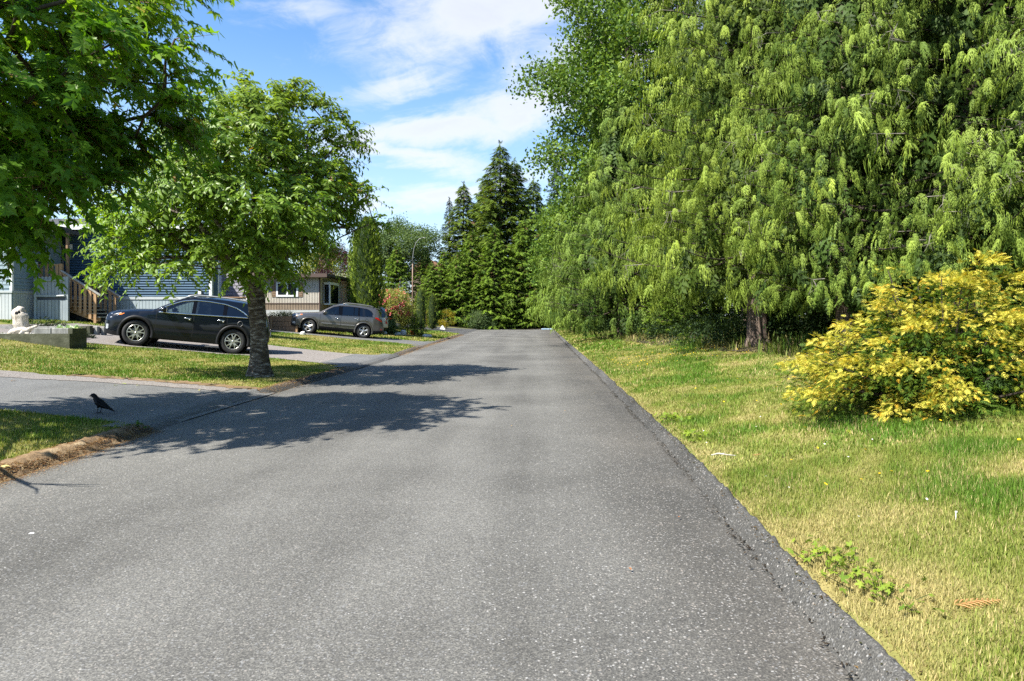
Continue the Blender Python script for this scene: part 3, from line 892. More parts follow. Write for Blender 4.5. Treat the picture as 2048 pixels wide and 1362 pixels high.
M['maple_leaf'] = foliage('maple_leaf', .45, .42, .3, ((.055, .14, .012), (.13, .24, .018)), (1.3, 1.45, .45))
M['cherry_crown'] = foliage('cherry_crown', .45, .42, .35, None, (1.4, 1.35, .5))
M['maple_crown'] = foliage('maple_crown', .48, .45, .25, None, (1.3, 1.45, .45))
M['cherry_leaf'] = foliage('cherry_leaf', .35, .42, .4, ((.085, .165, .014), (.16, .26, .028)))
cx, cy = -6.40, 15.88; cz = gz(cx, cy)
ch_prof = [(2.55, 1.2), (2.9, 2.25), (3.4, 2.55), (4.0, 2.6), (4.6, 2.45), (5.3, 2.0), (5.9, 1.55), (6.3, 1.05), (6.7, .4)]
ch_extra = [(-3.35, -.4, 2.6), (-3.0, -.9, 2.6), (-2.5, -1.2, 2.5), (2.5, -.2, 4.2), (2.6, .2, 3.6), (-.35, 0, 6.85), (-.3, .1, 6.5), (1.35, .1, 6.35), (1.55, -.2, 5.9), (.85, -.3, 6.6), (.6, -.2, 6.2),
            (-1.4, -1.9, 2.5), (-.7, -2.0, 2.45), (.6, -1.9, 2.45), (1.1, -1.5, 2.5), (.2, -1.4, 2.35), (-2.0, -1.6, 2.5), (.8, -1.2, 2.35)]
cherry = deciduous('cherry_tree', (cx, cy, cz), 'cherry tree with grey flaking trunk standing on the lawn before the black car',
    [(0, 0, -.05), (-.01, 0, .5), (-.03, 0, 1.1), (-.08, .02, 1.65), (-.13, .03, 2.15), (-.10, .10, 2.6), (-.22, .16, 3.2), (-.18, .1, 4.2), (-.3, .1, 5.4)],
    [.225, .20, .185, .19, .20, .11, .075, .045, .015], 'bark_cherry', lambda z: (float(np.interp(z, [2.6, 3.4, 4.4, 5.3, 6.2], [-1.0, -.67, -.4, -.2, .25])), 0), ch_prof, 390, CHERRY_SIMPLE, CHERRY_LEAF, 11, .55, 14, .135,
    ((.10, .195, .015), (.21, .32, .034)), 300, M['cherry_leaf'], 12, ch_extra, .13, .25, .42, .25, (4.0, 2.6, (.19, .26, .03), (.26, .16, .05)), inner=.35)

mx, my = -7.45, 8.15; mz = gz(mx, my)
mp_prof = [(2.3, .7), (2.6, 1.3), (3.0, 1.9), (3.5, 2.4), (4.1, 2.95), (4.9, 2.85), (5.7, 2.45), (6.4, 2.0), (7.2, 1.2), (7.8, .4)]
mp_extra = [(2.9, .2, 4.0), (3.15, -.2, 4.35), (3.1, .1, 4.7), (3.0, -.4, 5.0), (2.8, -.6, 4.9), (3.2, .3, 5.3), (2.7, -.8, 4.5), (2.3, -.9, 3.8), (1.6, -.9, 2.8)]
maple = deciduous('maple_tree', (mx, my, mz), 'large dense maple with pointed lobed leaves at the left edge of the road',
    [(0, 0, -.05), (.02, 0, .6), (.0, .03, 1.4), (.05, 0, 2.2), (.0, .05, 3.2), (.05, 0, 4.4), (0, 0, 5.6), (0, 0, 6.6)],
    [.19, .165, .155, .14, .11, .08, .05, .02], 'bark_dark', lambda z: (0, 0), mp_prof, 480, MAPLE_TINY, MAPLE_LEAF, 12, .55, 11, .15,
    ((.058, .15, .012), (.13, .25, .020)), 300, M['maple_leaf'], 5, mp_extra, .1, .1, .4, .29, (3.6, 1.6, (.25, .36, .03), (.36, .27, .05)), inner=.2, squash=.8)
bare = MB()
bare.tube([(.1, -.1, 1.5), (.5, -1.4, 1.75), (1.1, -2.6, 1.85), (1.7, -3.05, 1.88), (2.35, -3.1, 1.9)], [.04, .034, .028, .02, .006], 6)
bare.tube([(1.55, -2.95, 1.87), (1.9, -3.25, 1.9), (2.05, -3.4, 1.86)], [.016, .012, .004], 5)
bare.tube([(1.8, -3.06, 1.88), (2.1, -3.2, 2.0), (2.3, -3.24, 2.05)], [.012, .008, .003], 5)
bare.build('bare_branch', M['bark_dark'], maple)
# ------------------------------------------------------------------ conifers
def arch_spray(seed, nf, nl):
    """an arching branchlet hung with fronds: x outwards, z up, length about 1"""
    r_ = np.random.default_rng(seed); Vs, Fs = [], []; b = 0
    tv, tf = frond(nl, .27, .040, .45, .50, .30, True)
    P = []; D = []; N = []; Z = []
    for k in range(nf):
        t = .08 + .92 * (k + .5) / nf; s = 1 if k % 2 else -1
        P.append([t, s * .03, .14 * math.sin(2.6 * t) - .42 * t * t])
        ang = r_.uniform(.35, .8)
        D.append([.50 - .25 * t + r_.normal(0, .14), s * ang * (.85 - .7 * t), -(.55 + .7 * t) * r_.uniform(.8, 1.3)])
        N.append([.75, s * .35, .65]); Z.append(r_.uniform(.48, .85) * (1.05 - .3 * abs(t - .55)))
    P, D, N = (np.array(a) for a in (P, D, N)); N = N + r_.normal(0, .22, N.shape)
    V, F, C = scatter(tv, tf, P, D, N, np.array(Z), np.zeros((nf, 3)))
    return V, F
ARCH = [arch_spray(1, 9, 8), arch_spray(2, 7, 8), arch_spray(3, 9, 8), arch_spray(4, 6, 10), arch_spray(5, 8, 7), arch_spray(6, 10, 7)]
def cedar_mesh(seed, H, prof, per_m, fr_per, fr_size, cols, tmpls, dens_top=1.0, zlow=1.4, limb_rise=.10, curtain=.55, bare=.05, twist=0, flat=False, arch=False):
    """returns trunk, limb and crown meshes of a drooping conifer of height H"""
    r_ = np.random.default_rng(seed)
    zs = np.array([p[0] for p in prof]); rs = np.array([p[1] for p in prof])
    P = []; D = []; N = []; Sz = []; T = []; limbs = MB(); grey = MB(); IP = []; ID = []
    z = zlow; a = 0
    while z < H * .985:
        Rr = np.interp(z, zs, rs)
        step = 1.0 / per_m * (.55 + .45 * min(1, Rr / rs.max()))
        z += step * r_.uniform(.6, 1.4)
        a += 2.4 + r_.normal(0, .35)
        L = Rr * (r_.uniform(.55, 1.2) if flat else r_.uniform(.72, 1.12))
        if arch and z < 7: L *= 1 + .40 * max(0, math.cos(a + 2.15))
        if L < .15: continue
        out = np.array([math.cos(a), math.sin(a), 0]); sd_ = np.array([-out[1], out[0], 0])
        s = np.linspace(0, 1, 8)
        dip = L * (.22 - limb_rise)
        curve = out * (s * L)[:, None] + np.array([0, 0, 1]) * (z - dip * 4 * s * (1 - s) * .8 - dip * .35 * s + L * .05 * s ** 3)[:, None] + sd_ * (r_.normal(0, .08) * L * s ** 2)[:, None]
        rad = (.006 + (.006 if arch else .011) * L) * (1 - s) + .004
        limbs.tube(curve, rad, 4, cap=False)
        if r_.random() < bare:
            q = curve[5]; limbs2 = [q, q + out * .5 + [0, 0, -.05] + sd_ * r_.normal(0, .2), q + out * .95 + [0, 0, r_.normal(-.1, .15)] + sd_ * r_.normal(0, .3)]
            grey.tube(limbs2, [.016, .011, .004], 4, cap=False)
            for _ in range(3):
                t0 = limbs2[1] * r_.uniform(.3, .9) + limbs2[2] * r_.uniform(.1, .4); t0 = limbs2[1] + (limbs2[2] - limbs2[1]) * r_.random()
                grey.tube([t0, t0 + sd_ * r_.normal(0, .15) + [0, 0, -.25], t0 + sd_ * r_.normal(0, .25) + [0, 0, -.5]], [.007, .005, .002], 3, cap=False)
        k = max(4, int(fr_per * L / rs.max() * (1 if not arch or z < 13 else .22)))
        u = r_.beta(2.0, 1.15, k)
        c0 = np.stack([np.interp(u, s, curve[:, i]) for i in range(3)], -1)
        sg = r_.choice([-1, 1], k)
        lat = r_.uniform(.0, .42, k) * L * (1.12 - u) + .05
        if flat:
            pos = c0 + sd_ * (sg * lat)[:, None] + np.array([0, 0, -1]) * (lat * .30 + r_.uniform(0, .12, k))[:, None]
            d = out * r_.uniform(.5, 1.1, k)[:, None] + sd_ * (sg * r_.uniform(.2, .9, k))[:, None] + np.array([0, 0, -1]) * r_.uniform(.0, .55, k)[:, None]
            nn = np.array([0, 0, 1.0]) + r_.normal(0, .3, (k, 3))
        elif arch:
            hang = curtain * r_.random(k) ** 1.8 * (.35 + .65 * u)
            pos = c0 + sd_ * (sg * lat)[:, None] + np.array([0, 0, -1]) * (hang + lat * .25)[:, None]
            d = out * r_.uniform(.55, 1.2, k)[:, None] + sd_ * (sg * r_.uniform(0, .8, k))[:, None] + np.array([0, 0, 1]) * r_.uniform(-.55, .35, k)[:, None]
            nn = np.array([0, 0, 1.0]) + out * .15 + r_.normal(0, .22, (k, 3))
        else:
            hang = curtain * r_.random(k) ** 1.6 * (.35 + .65 * u)
            pos = c0 + sd_ * (sg * lat)[:, None] + np.array([0, 0, -1]) * (hang + lat * .22)[:, None] + out * (r_.normal(.03, .10, k))[:, None]
            d = out * (r_.uniform(.15, .75, k) * (1.25 - hang / (curtain + .01)))[:, None] + sd_ * (sg * r_.uniform(0, .6, k))[:, None] + np.array([0, 0, -1]) * (r_.uniform(.35, 1.0, k) + hang)[:, None]
            nn = out * .9 + np.array([0, 0, .55]) + r_.normal(0, .35, (k, 3))
        P.append(pos); D.append(d); N.append(nn); Sz.append(fr_size * (r_.uniform(.32, 1.3, k) if arch else r_.uniform(.55, 1.25, k))); T.append(.25 + .75 * u)
        if arch and z < 16:      # darker fill fronds hanging near the trunk
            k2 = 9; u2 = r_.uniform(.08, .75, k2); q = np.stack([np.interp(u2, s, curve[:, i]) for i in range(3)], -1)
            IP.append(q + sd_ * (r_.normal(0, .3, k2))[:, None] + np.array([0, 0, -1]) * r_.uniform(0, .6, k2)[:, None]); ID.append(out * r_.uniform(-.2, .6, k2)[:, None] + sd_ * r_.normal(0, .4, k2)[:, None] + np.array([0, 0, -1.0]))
    # leading shoot
    k = 14; P.append(np.stack([r_.normal(0, .06, k), r_.normal(0, .06, k), H - r_.random(k) * 1.0], -1)); D.append(r_.normal(0, .6, (k, 3)) + [0, 0, .6]); N.append(r_.normal(0, 1, (k, 3))); Sz.append(np.full(k, fr_size * .7)); T.append(np.full(k, .6))
    P, D, N, Sz, T = map(np.concatenate, (P, D, N, Sz, T)); n = len(P)
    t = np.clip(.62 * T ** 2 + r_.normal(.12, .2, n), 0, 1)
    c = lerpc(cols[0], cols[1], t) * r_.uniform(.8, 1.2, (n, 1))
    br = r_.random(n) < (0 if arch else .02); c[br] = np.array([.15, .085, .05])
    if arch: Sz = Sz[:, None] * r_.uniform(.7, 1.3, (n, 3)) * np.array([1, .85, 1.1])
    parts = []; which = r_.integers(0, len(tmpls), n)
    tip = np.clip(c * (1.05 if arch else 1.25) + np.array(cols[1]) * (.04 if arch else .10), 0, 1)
    for i, tm in enumerate(tmpls):
        k = which == i
        parts.append(scatter(tm[0], tm[1], P[k], D[k], N[k], Sz[k], c[k], tip[k]))
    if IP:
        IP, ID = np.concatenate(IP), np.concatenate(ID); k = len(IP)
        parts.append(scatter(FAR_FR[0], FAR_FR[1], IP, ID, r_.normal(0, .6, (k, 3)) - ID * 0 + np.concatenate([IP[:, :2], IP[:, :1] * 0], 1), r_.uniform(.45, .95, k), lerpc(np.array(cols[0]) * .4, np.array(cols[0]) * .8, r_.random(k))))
    V, F, C = cat_parts(parts)
    lean = r_.normal(0, .012, 2)
    r0 = .022 * H * .55 + .08
    tr = stub_trunk([(0, 0, -.1), (0, 0, .8), (lean[0] * H * .3, lean[1] * H * .3, H * .3), (0, 0, H)], [r0 * 1.15, r0 * .95, r0 * .7, .02], 12, .06, seed, r0 * .5)
    return dict(trunk=tr, limb=limbs, grey=grey, crown=(V, F, C))

def conifer_proto(key, bark, **kw):
    d = cedar_mesh(**kw)
    o = {'trunk': d['trunk'].mesh('trunk', M[bark], True), 'limb': d['limb'].mesh('limb', M['bark_dark']),
         'crown': np_mesh('crown', *d['crown'][:2], M['needle'], d['crown'][2])}
    if d['grey'].v: o['bare_branch'] = d['grey'].mesh('bare_branch', M['twig'])
    return o
def plant_tree(name, proto, x, y, rz, sc, label, cat='tree', group=None, sz=None, z=None):
    root = empty(name, (x, y, gz(x, y) if z is None else z), rz, label, cat, group)
    root.scale = (sc, sc, sz or sc)
    for k, me in proto.items():
        o = link(k, me, root)
        if k in ('crown', 'limb', 'bare_branch'): o['kind'] = 'stuff'
    return root

CED = ((.086, .142, .018), (.29, .37, .052))
big_prof = [(1.2, 3.3), (2.2, 4.6), (4, 4.9), (8, 4.7), (12, 4.1), (16, 3.0), (20, 1.6), (24, .25)]
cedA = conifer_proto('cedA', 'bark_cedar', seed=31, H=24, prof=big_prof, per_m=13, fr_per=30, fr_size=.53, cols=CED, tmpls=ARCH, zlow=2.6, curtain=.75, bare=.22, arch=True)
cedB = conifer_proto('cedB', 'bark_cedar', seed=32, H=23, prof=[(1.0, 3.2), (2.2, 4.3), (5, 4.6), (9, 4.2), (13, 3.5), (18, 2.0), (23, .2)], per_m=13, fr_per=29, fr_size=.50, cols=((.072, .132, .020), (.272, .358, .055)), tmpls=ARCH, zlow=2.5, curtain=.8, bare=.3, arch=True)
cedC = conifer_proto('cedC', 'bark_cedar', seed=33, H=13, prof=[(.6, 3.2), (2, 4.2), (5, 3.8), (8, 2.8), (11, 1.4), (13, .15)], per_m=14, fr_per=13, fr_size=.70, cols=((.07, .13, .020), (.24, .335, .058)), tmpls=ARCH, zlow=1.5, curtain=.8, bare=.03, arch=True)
hemA = conifer_proto('hemA', 'bark_dark', seed=41, H=20, prof=[(.5, 3.8), (3, 4.6), (7, 4.3), (12, 3.2), (16, 1.8), (18.5, .8), (20, .1)], per_m=11, fr_per=62, fr_size=.66, cols=((.022, .05, .010), (.15, .21, .022)), tmpls=[HEM_FR, FAR_FR], zlow=.5, limb_rise=.14, flat=True, bare=0)
hemB = conifer_proto('hemB', 'bark_dark', seed=42, H=14, prof=[(.3, 3.4), (2, 4.2), (6, 3.6), (10, 2.2), (14, .1)], per_m=11, fr_per=60, fr_size=.60, cols=((.033, .075, .012), (.175, .265, .026)), tmpls=[HEM_FR, FAR_FR], zlow=.3, limb_rise=.15, flat=True, bare=0)
sprA = conifer_proto('sprA', 'bark_dark', seed=43, H=26, prof=[(1, 3.3), (4, 3.6), (10, 3.0), (18, 1.8), (26, .1)], per_m=8, fr_per=40, fr_size=.62, cols=((.010, .024, .010), (.035, .062, .018)), tmpls=[HEM_FR, FAR_FR], zlow=1.0, limb_rise=.06, flat=True, bare=.05)

G1 = 'tall drooping cedars along the right side of the road'
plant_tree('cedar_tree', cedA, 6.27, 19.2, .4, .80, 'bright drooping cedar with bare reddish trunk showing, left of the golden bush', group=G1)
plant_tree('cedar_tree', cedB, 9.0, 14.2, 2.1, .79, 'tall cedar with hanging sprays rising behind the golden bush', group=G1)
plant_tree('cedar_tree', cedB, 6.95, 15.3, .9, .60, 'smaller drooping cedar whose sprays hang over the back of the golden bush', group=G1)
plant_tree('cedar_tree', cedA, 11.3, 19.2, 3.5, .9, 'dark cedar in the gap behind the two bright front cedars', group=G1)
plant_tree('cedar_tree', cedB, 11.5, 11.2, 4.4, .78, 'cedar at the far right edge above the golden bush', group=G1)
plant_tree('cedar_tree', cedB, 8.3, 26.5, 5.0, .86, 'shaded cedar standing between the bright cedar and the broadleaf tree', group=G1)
for x, y, k, s, lb in ((17, 18, 1.0, 1.1, 'shaded cedar deep behind the cedar above the golden bush'), (14.5, 27, 2.0, 1.1, 'shaded cedar deep behind the bright front cedar'), (12.5, 35, 3.0, 1.05, 'shaded cedar deep behind the small weeping cedar'), (12, 46, 4.0, 1.1, 'shaded cedar deep behind the broadleaf tree')):
    plant_tree('cedar_tree', cedA, x, y, k, s, lb, group='cedars behind the front row')
for x, y, k, s, p, lb in ((17, 12.5, 1, .8, hemB, 'dark conifer behind the far right cedar'), (19.5, 16.5, 2, 1.0, hemB, 'dark conifer filling behind the cedar above the golden bush'), (15.5, 22.5, 3, 1.0, hemB, 'dark conifer filling behind the shaded cedar in the gap'),
        (13.2, 25, 4, .9, hemB, 'dark conifer between the gap cedar and the shaded cedar'), (23, 13, 5, 1.1, hemA, 'dark conifer farthest back on the right'), (11.5, 27.5, 6, .8, hemB, 'dark conifer behind the bright front cedar'), (15.0, 17, 0, .75, hemB, 'low dark conifer seen under the cedar limbs'), (10.6, 33, 2, .9, hemB, 'dark conifer behind the small weeping cedar'),
        (12.6, 14, 3, .55, hemB, 'young dark conifer under the cedar limbs behind the golden bush'), (10.4, 17.2, 5, .5, hemB, 'young dark conifer in the gap between the front cedars'), (6.7, 28.5, 2, .34, hemB, 'young dark conifer left of the bare reddish trunk'), (7.4, 31.5, 4, .42, hemB, 'young dark conifer behind the grass verge thickets'), (5.9, 31, 4, .26, hemB, 'smallest dark conifer at the edge of the verge thickets'), (8.6, 21.4, 1, .45, hemB, 'young dark conifer right of the bare reddish trunk')):
    plant_tree('conifer_tree', p, x, y, k, s, lb, group='dark conifers behind the cedars')
# the spruce and weeping cedars further along
plant_tree('cedar_tree', cedC, 4.4, 35, .3, .93, 'small weeping cedar with leaning trunk at the edge of the grass', group=G1)
plant_tree('cedar_tree', cedC, 4.1, 48, 2.3, .92, 'weeping cedar overhanging the road below the broadleaf tree', group=G1)
plant_tree('cedar_tree', cedC, 5.2, 57.5, 4.3, .9, 'farther weeping cedar at the end of the grass verge', group=G1)
plant_tree('spruce_tree', sprA, 6.2, 52, 0, 1.05, 'dark spruce whose branch tips stick out left of the broadleaf crown', group='dark spruces right of the road')
plant_tree('spruce_tree', sprA, 8.6, 44, 2, 1.05, 'dark spruce hidden between the broadleaf tree and the cedars', group='dark spruces right of the road')
plant_tree('spruce_tree', sprA, 7, 66, 4, 1.0, 'dark spruce behind the far weeping cedar', group='dark spruces right of the road')

G2 = 'conifers closing the far end of the road'
ends = [(hemA, -4.3, 84, 1.14, 'tallest pointed conifer at the end of the road'), (hemA, -2.6, 86, 1.06, 'pointed conifer just right of the tallest one'), (hemA, -9.0, 86, .90, 'slim conifer top left of the tallest conifer'),
        (sprA, -10.9, 87, .62, 'dark conifer at the left end of the far group'), (hemB, -10.5, 79, .62, 'low bright conifer above the far driveway'), (hemB, -7.3, 80, .82, 'bright conifer in front of the slim one'),
        (hemB, -4.6, 78, .84, 'bright layered conifer facing the end of the road'), (hemB, -1.2, 79, .92, 'layered conifer beside the end of the verge'), (hemB, -13.2, 82, .60, 'low conifer right of the street lamp'),
        (hemB, -2.6, 77, .50, 'young conifer with low tiers over the road end'), (hemB, -6.4, 76.8, .46, 'young conifer with flat tiers behind the leafy shrub'),
        (sprA, 2.6, 80, .80, 'dark conifer behind the end of the grass verge')]
ends += [(hemB, .9, 79.5, .86, 'conifer closing the gap right of the road end'), (hemB, -11.6, 76.5, .5, 'small bright conifer at the left of the far driveway'), (hemA, -6.6, 90, .98, 'conifer filling in between the two far peaks'),
         (hemA, -0.2, 90, .98, 'conifer behind the right end of the far group'), (hemB, -8.6, 77.5, .62, 'bright conifer above the pale leafy bush'), (hemB, 3.2, 77, .7, 'conifer shading the end of the verge')]
for i, (p, x, y, s, lb) in enumerate(ends): plant_tree('conifer_tree', p, x, y, i * 1.7, s, lb, group=G2)
plant_tree('conifer_tree', sprA, -17.6, 82, 1, .46, 'dark fir standing left of the street lamp', group=G2)
plant_tree('conifer_tree', hemB, -16.0, 79, 2.5, .62, 'bright layered conifer behind the red flowering shrub', group=G2)
plant_tree('conifer_tree', hemB, -19.6, 80, 4.5, .66, 'conifer half hidden behind the columnar cedars', group=G2)

# ------------------------------------------------------------------ leafy trees and shrubs made of clumps
def clump_tree(name, loc, label, H, axis, prof, nclump, per, csize, cols, seed, bark='bark_dark', tr=.2, cat='tree', mat='leaf', tmpl=None, spacing=.5, group=None, inner=.55, trunk=True, spread=.45, lump=.14):
    root = empty(name, loc, 0, label, cat, group)
    r_ = np.random.default_rng(seed)
    cl = env_points(nclump, axis, prof, seed, inner, spacing, lump)
    if trunk:
        tp = [(0, 0, -.1), (*[v * .5 for v in axis(H * .3)], H * .3), (*axis(H * .6), H * .6), (*axis(H * .92), H * .92)]
        stub_trunk(tp, [tr, tr * .8, tr * .5, .02], 10, .06, seed, tr * .4).build('trunk' if cat == 'tree' else 'stem', M[bark], root, True)
        T = [np.array(p, float) for p in tp]; nodes = []
        for i in range(3):
            for t in np.linspace(0, 1, 4, endpoint=False): nodes.append(T[i] * (1 - t) + T[i + 1] * t)
        nodes.append(T[-1])
        segs, dirs = skeleton(nodes, cl, .012, .45, .1, seed)
        tag(tubes_np(segs, 4).build('limb', M['twig' if cat == 'tree' else bark], root), kind='stuff')
    n = len(cl) * per
    P = np.repeat(cl, per, 0) + r_.normal(0, spread, (n, 3)) * [1, 1, .7]
    tm = tmpl or clump_template(7, seed, .4, .45)
    D = r_.normal(0, 1, (n, 3)); N = r_.normal(0, 1, (n, 3)) + [0, 0, .8]
    c = lerpc(cols[0], cols[1], np.clip(r_.random(n) ** 1.3 + np.repeat(r_.normal(0, .18, len(cl)), per), 0, 1)) * r_.uniform(.75, 1.25, (n, 1))
    V, F, C = scatter(tm[0], tm[1], P, D, N, csize * r_.uniform(.7, 1.3, n), c)
    crown_obj('crown', V, F, C, root, mat)
    return root

ALD = ((.040, .09, .012), (.18, .275, .038))
alder = clump_tree('broadleaf_tree', (6.1, 42.5, gz(6.1, 42.5)), 'towering broadleaf tree leaning over the road beyond the cedars', 24,
    lambda z: (-.05 * z * .4, 0), [(5, 3.6), (8, 4.6), (11, 4.5), (14, 4.9), (16.5, 5.0), (19, 4.0), (22, 3.2), (25, 1.5)], 330, 40, .50, ALD, 3, tr=.3, spacing=.95, inner=.45, spread=.42, tmpl=clump_template(5, 3, .45, .40), lump=.26)
clump_tree('broadleaf_tree', (3.4, 52.5, gz(3.4, 52.5)), 'lower leafy tree tangled with the weeping cedar over the verge', 11,
    lambda z: (-.1 * z * .4, 0), [(2.5, 1.8), (5, 2.9), (8, 3.0), (10.5, 1.2)], 120, 32, .46, ALD, 4, tr=.16, spacing=.6, inner=.5)
clump_tree('broadleaf_tree', (-17.2, 84, gz(-17.2, 84)), 'hazy pale green tree with open crown behind the street lamp', 11.8,
    lambda z: (.12 * z, 0), [(5, 1.8), (8, 3.6), (9.6, 4.6), (11, 2.5), (11.9, .8)], 120, 30, .5, ((.07, .12, .04), (.15, .21, .07)), 6, tr=.2, spacing=.8, inner=.3, spread=.45)
clump_tree('broadleaf_tree', (-27, 80, gz(-27, 80)), 'bushy green tree behind the beige home', 11, lambda z: (0, 0), [(1, 3.5), (4, 4.6), (8, 3.8), (10.5, 1.2)], 110, 22, .5, ((.05, .10, .02), (.14, .19, .03)), 8, tr=.25, spacing=.8)
clump_tree('broadleaf_tree', (-22.5, 74, gz(-22.5, 74)), 'yellow green tree beside the purple plum tree', 7.5, lambda z: (0, 0), [(1, 2.8), (3.5, 3.4), (6, 2.4), (7.4, .6)], 80, 22, .42, ((.12, .16, .02), (.26, .27, .03)), 9, tr=.2, spacing=.7)
clump_tree('broadleaf_tree', (-40, 78, gz(-40, 78)), 'green tree rising behind the roof of the blue house', 9, lambda z: (0, 0), [(1, 4), (4, 5), (7, 3.6), (9, 1)], 120, 22, .5, ((.04, .09, .02), (.11, .17, .03)), 18, tr=.25, spacing=.9)
clump_tree('plum_tree', (-15.8, 55.5, gz(-15.8, 55.5)), 'dark purple leaved plum tree behind the beige home', 6.0, lambda z: (0, 0), [(1.6, 1.0), (2.6, 2.2), (4.2, 2.3), (5.4, 1.4), (6, .4)], 90, 26, .26, ((.018, .006, .010), (.075, .022, .028)), 10, tr=.12, spacing=.4, spread=.3)
wb = clump_tree('blossom_shrub', (-12.3, 44.5, gz(-12.3, 44.5)), 'white flowering shrub left of the tall columnar cedar', 3.7, lambda z: (0, 0), [(.3, .8), (1.2, 1.25), (2.6, 1.15), (3.6, .5)], 60, 22, .17, ((.06, .11, .03), (.13, .18, .05)), 11, tr=.06, cat='shrub', spacing=.3, spread=.2)
def blossoms(parent, prof, n, size, col, seed, name='blossom'):
    r_ = np.random.default_rng(seed); zs = [p[0] for p in prof]; rs = [p[1] for p in prof]
    z = r_.uniform(zs[0] * .4 + zs[-1] * .3, zs[-1], n); a = r_.uniform(0, 6.28, n); R_ = np.interp(z, zs, rs) * r_.uniform(.85, 1.12, n)
    P = np.stack([R_ * np.cos(a), R_ * np.sin(a), z], -1)
    tm = clump_template(6, 2, .7, .25); c = lerpc(col[0], col[1], r_.random(n))
    V, F, C = scatter(tm[0], tm[1], P, r_.normal(0, 1, (n, 3)), r_.normal(0, 1, (n, 3)), size * r_.uniform(.6, 1.3, n), c)
    return tag(link(name, np_mesh(name, V, F, M['leaf'], C), parent), kind='stuff')
blossoms(wb, [(.3, .8), (1.2, 1.3), (2.6, 1.2), (3.6, .5)], 420, .10, ((.62, .60, .52), (.8, .8, .74)), 12)

# rhododendron: rosettes with red flower trusses
rh = clump_tree('rhododendron', (-9.55, 45.6, gz(-9.55, 45.6)), 'round rhododendron covered in red and pink flowers right of the columnar cedar', 2.85, lambda z: (0, 0),
    [(.5, .8), (1.0, 1.25), (1.7, 1.42), (2.4, 1.1), (2.9, .4)], 150, 16, .17, ((.18, .22, .04), (.45, .45, .12)), 14, tr=.07, cat='shrub', spacing=.22, spread=.12, inner=.75)
rp = [(.6, .9), (1.0, 1.28), (1.7, 1.46), (2.4, 1.15), (2.9, .4)]
blossoms(rh, rp, 260, .085, ((.40, .20, .14), (.55, .36, .24)), 15, 'faded_flower')
r_ = np.random.default_rng(16)
tm = clump_template(12, 5, .8, .32); trm = np_mesh('flower', tm[0] * .16, tm[1], simple('red_petals', (.52, .09, .11), .6))
for i in range(60):
    z = r_.uniform(1.1, 2.8); a_ = r_.uniform(3.3, 6.2); q = np.interp(z, [p[0] for p in rp], [p[1] for p in rp])
    o = link('flower', trm, rh); o.location = (q * math.cos(a_), q * math.sin(a_), z); o.scale = (r_.uniform(.6, 1.1),) * 3; o.rotation_euler = (a_, z, 0)

# columnar cedars
def column(name, loc, label, H, rad, n, seed, cols, group=None, lob=.16):
    root = empty(name, loc, 0, label, 'shrub', group)
    r_ = np.random.default_rng(seed)
    z = H * r_.random(n) ** .9; a = r_.uniform(0, 6.28, n)
    pr = np.interp(z / H, [0, .08, .3, .62, .85, .95, 1], [.62, .85, 1, .97, .74, .45, .08]) * rad
    lump = 1 + lob * np.sin(a * 5 + z * 2.2) * np.sin(z * 3.1 + a * 2) + r_.normal(0, .045, n)
    P = np.stack([pr * lump * np.cos(a), pr * lump * np.sin(a), z], -1)
    out = np.stack([np.cos(a), np.sin(a), 0 * a], -1)
    D = out * r_.uniform(.25, .8, (n, 1)) + np.array([0, 0, 1.0]) + r_.normal(0, .25, (n, 3)); N = np.cross(D, r_.normal(0, 1, (n, 3)))
    t = np.clip(r_.normal(.5, .28, n) + (lump - 1) * 3.0, 0, 1)
    c = lerpc(cols[0], cols[1], t)
    V, F, C = scatter(YEW_FR[0], YEW_FR[1], P, D, N, rad * .17 * r_.uniform(.6, 1.4, n) + .05, c)
    crown_obj('crown', V, F, C, root, 'needle_dense')
    mb = MB(); mb.tube([(0, 0, 0), (0, 0, H * .9)], [.12, .03], 8); mb.build('trunk', M['bark_dark'], root)
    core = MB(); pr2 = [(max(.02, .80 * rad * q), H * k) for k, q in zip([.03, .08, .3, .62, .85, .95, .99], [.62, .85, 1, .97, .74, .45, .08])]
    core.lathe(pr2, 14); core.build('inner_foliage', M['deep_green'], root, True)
    return root
M['needle_dense'] = foliage('needle_dense', .08, .6, .15)
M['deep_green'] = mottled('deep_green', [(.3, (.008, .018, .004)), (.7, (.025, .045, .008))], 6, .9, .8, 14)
COLC = ((.030, .066, .010), (.22, .295, .028))
column('columnar_cedar', (-10.05, 41.0, gz(-10.05, 41)), 'tallest dark columnar cedar behind the grey car', 6.9, .84, 4600, 51, COLC, 'columnar cedars behind the grey car')
column('columnar_cedar', (-10.75, 41.9, gz(-10.75, 41.9)), 'shorter columnar cedar merged with the tallest one', 6.3, .66, 2600, 52, COLC, 'columnar cedars behind the grey car')
for i, (px, Y, h, rr, lb) in enumerate(((663, 47, 3.3, .5, 'first small hedge cedar behind the lamp stand'), (681, 48, 3.2, .5, 'second small hedge cedar near the white shrub'), (652, 46, 3.1, .42, 'hedge cedar at the corner of the beige home'))):
    x = wx(px, Y); column('columnar_cedar', (x, Y, gz(x, Y)), lb, h, rr, 700, 60 + i, ((.07, .10, .012), (.20, .23, .025)), 'hedge cedars beside the beige home')
x = wx(865, 60.5); column('columnar_cedar', (x, 60.5, gz(x, 60.5)), 'small cypress column beside the far driveway', 3.15, .44, 1200, 71, ((.05, .09, .012), (.17, .21, .025)), None)
x = wx(842, 58); column('columnar_cedar', (x, 58, gz(x, 58)), 'dark thin cypress behind the red flowering shrub', 3.4, .5, 1000, 72, ((.05, .09, .012), (.17, .22, .02)), None)

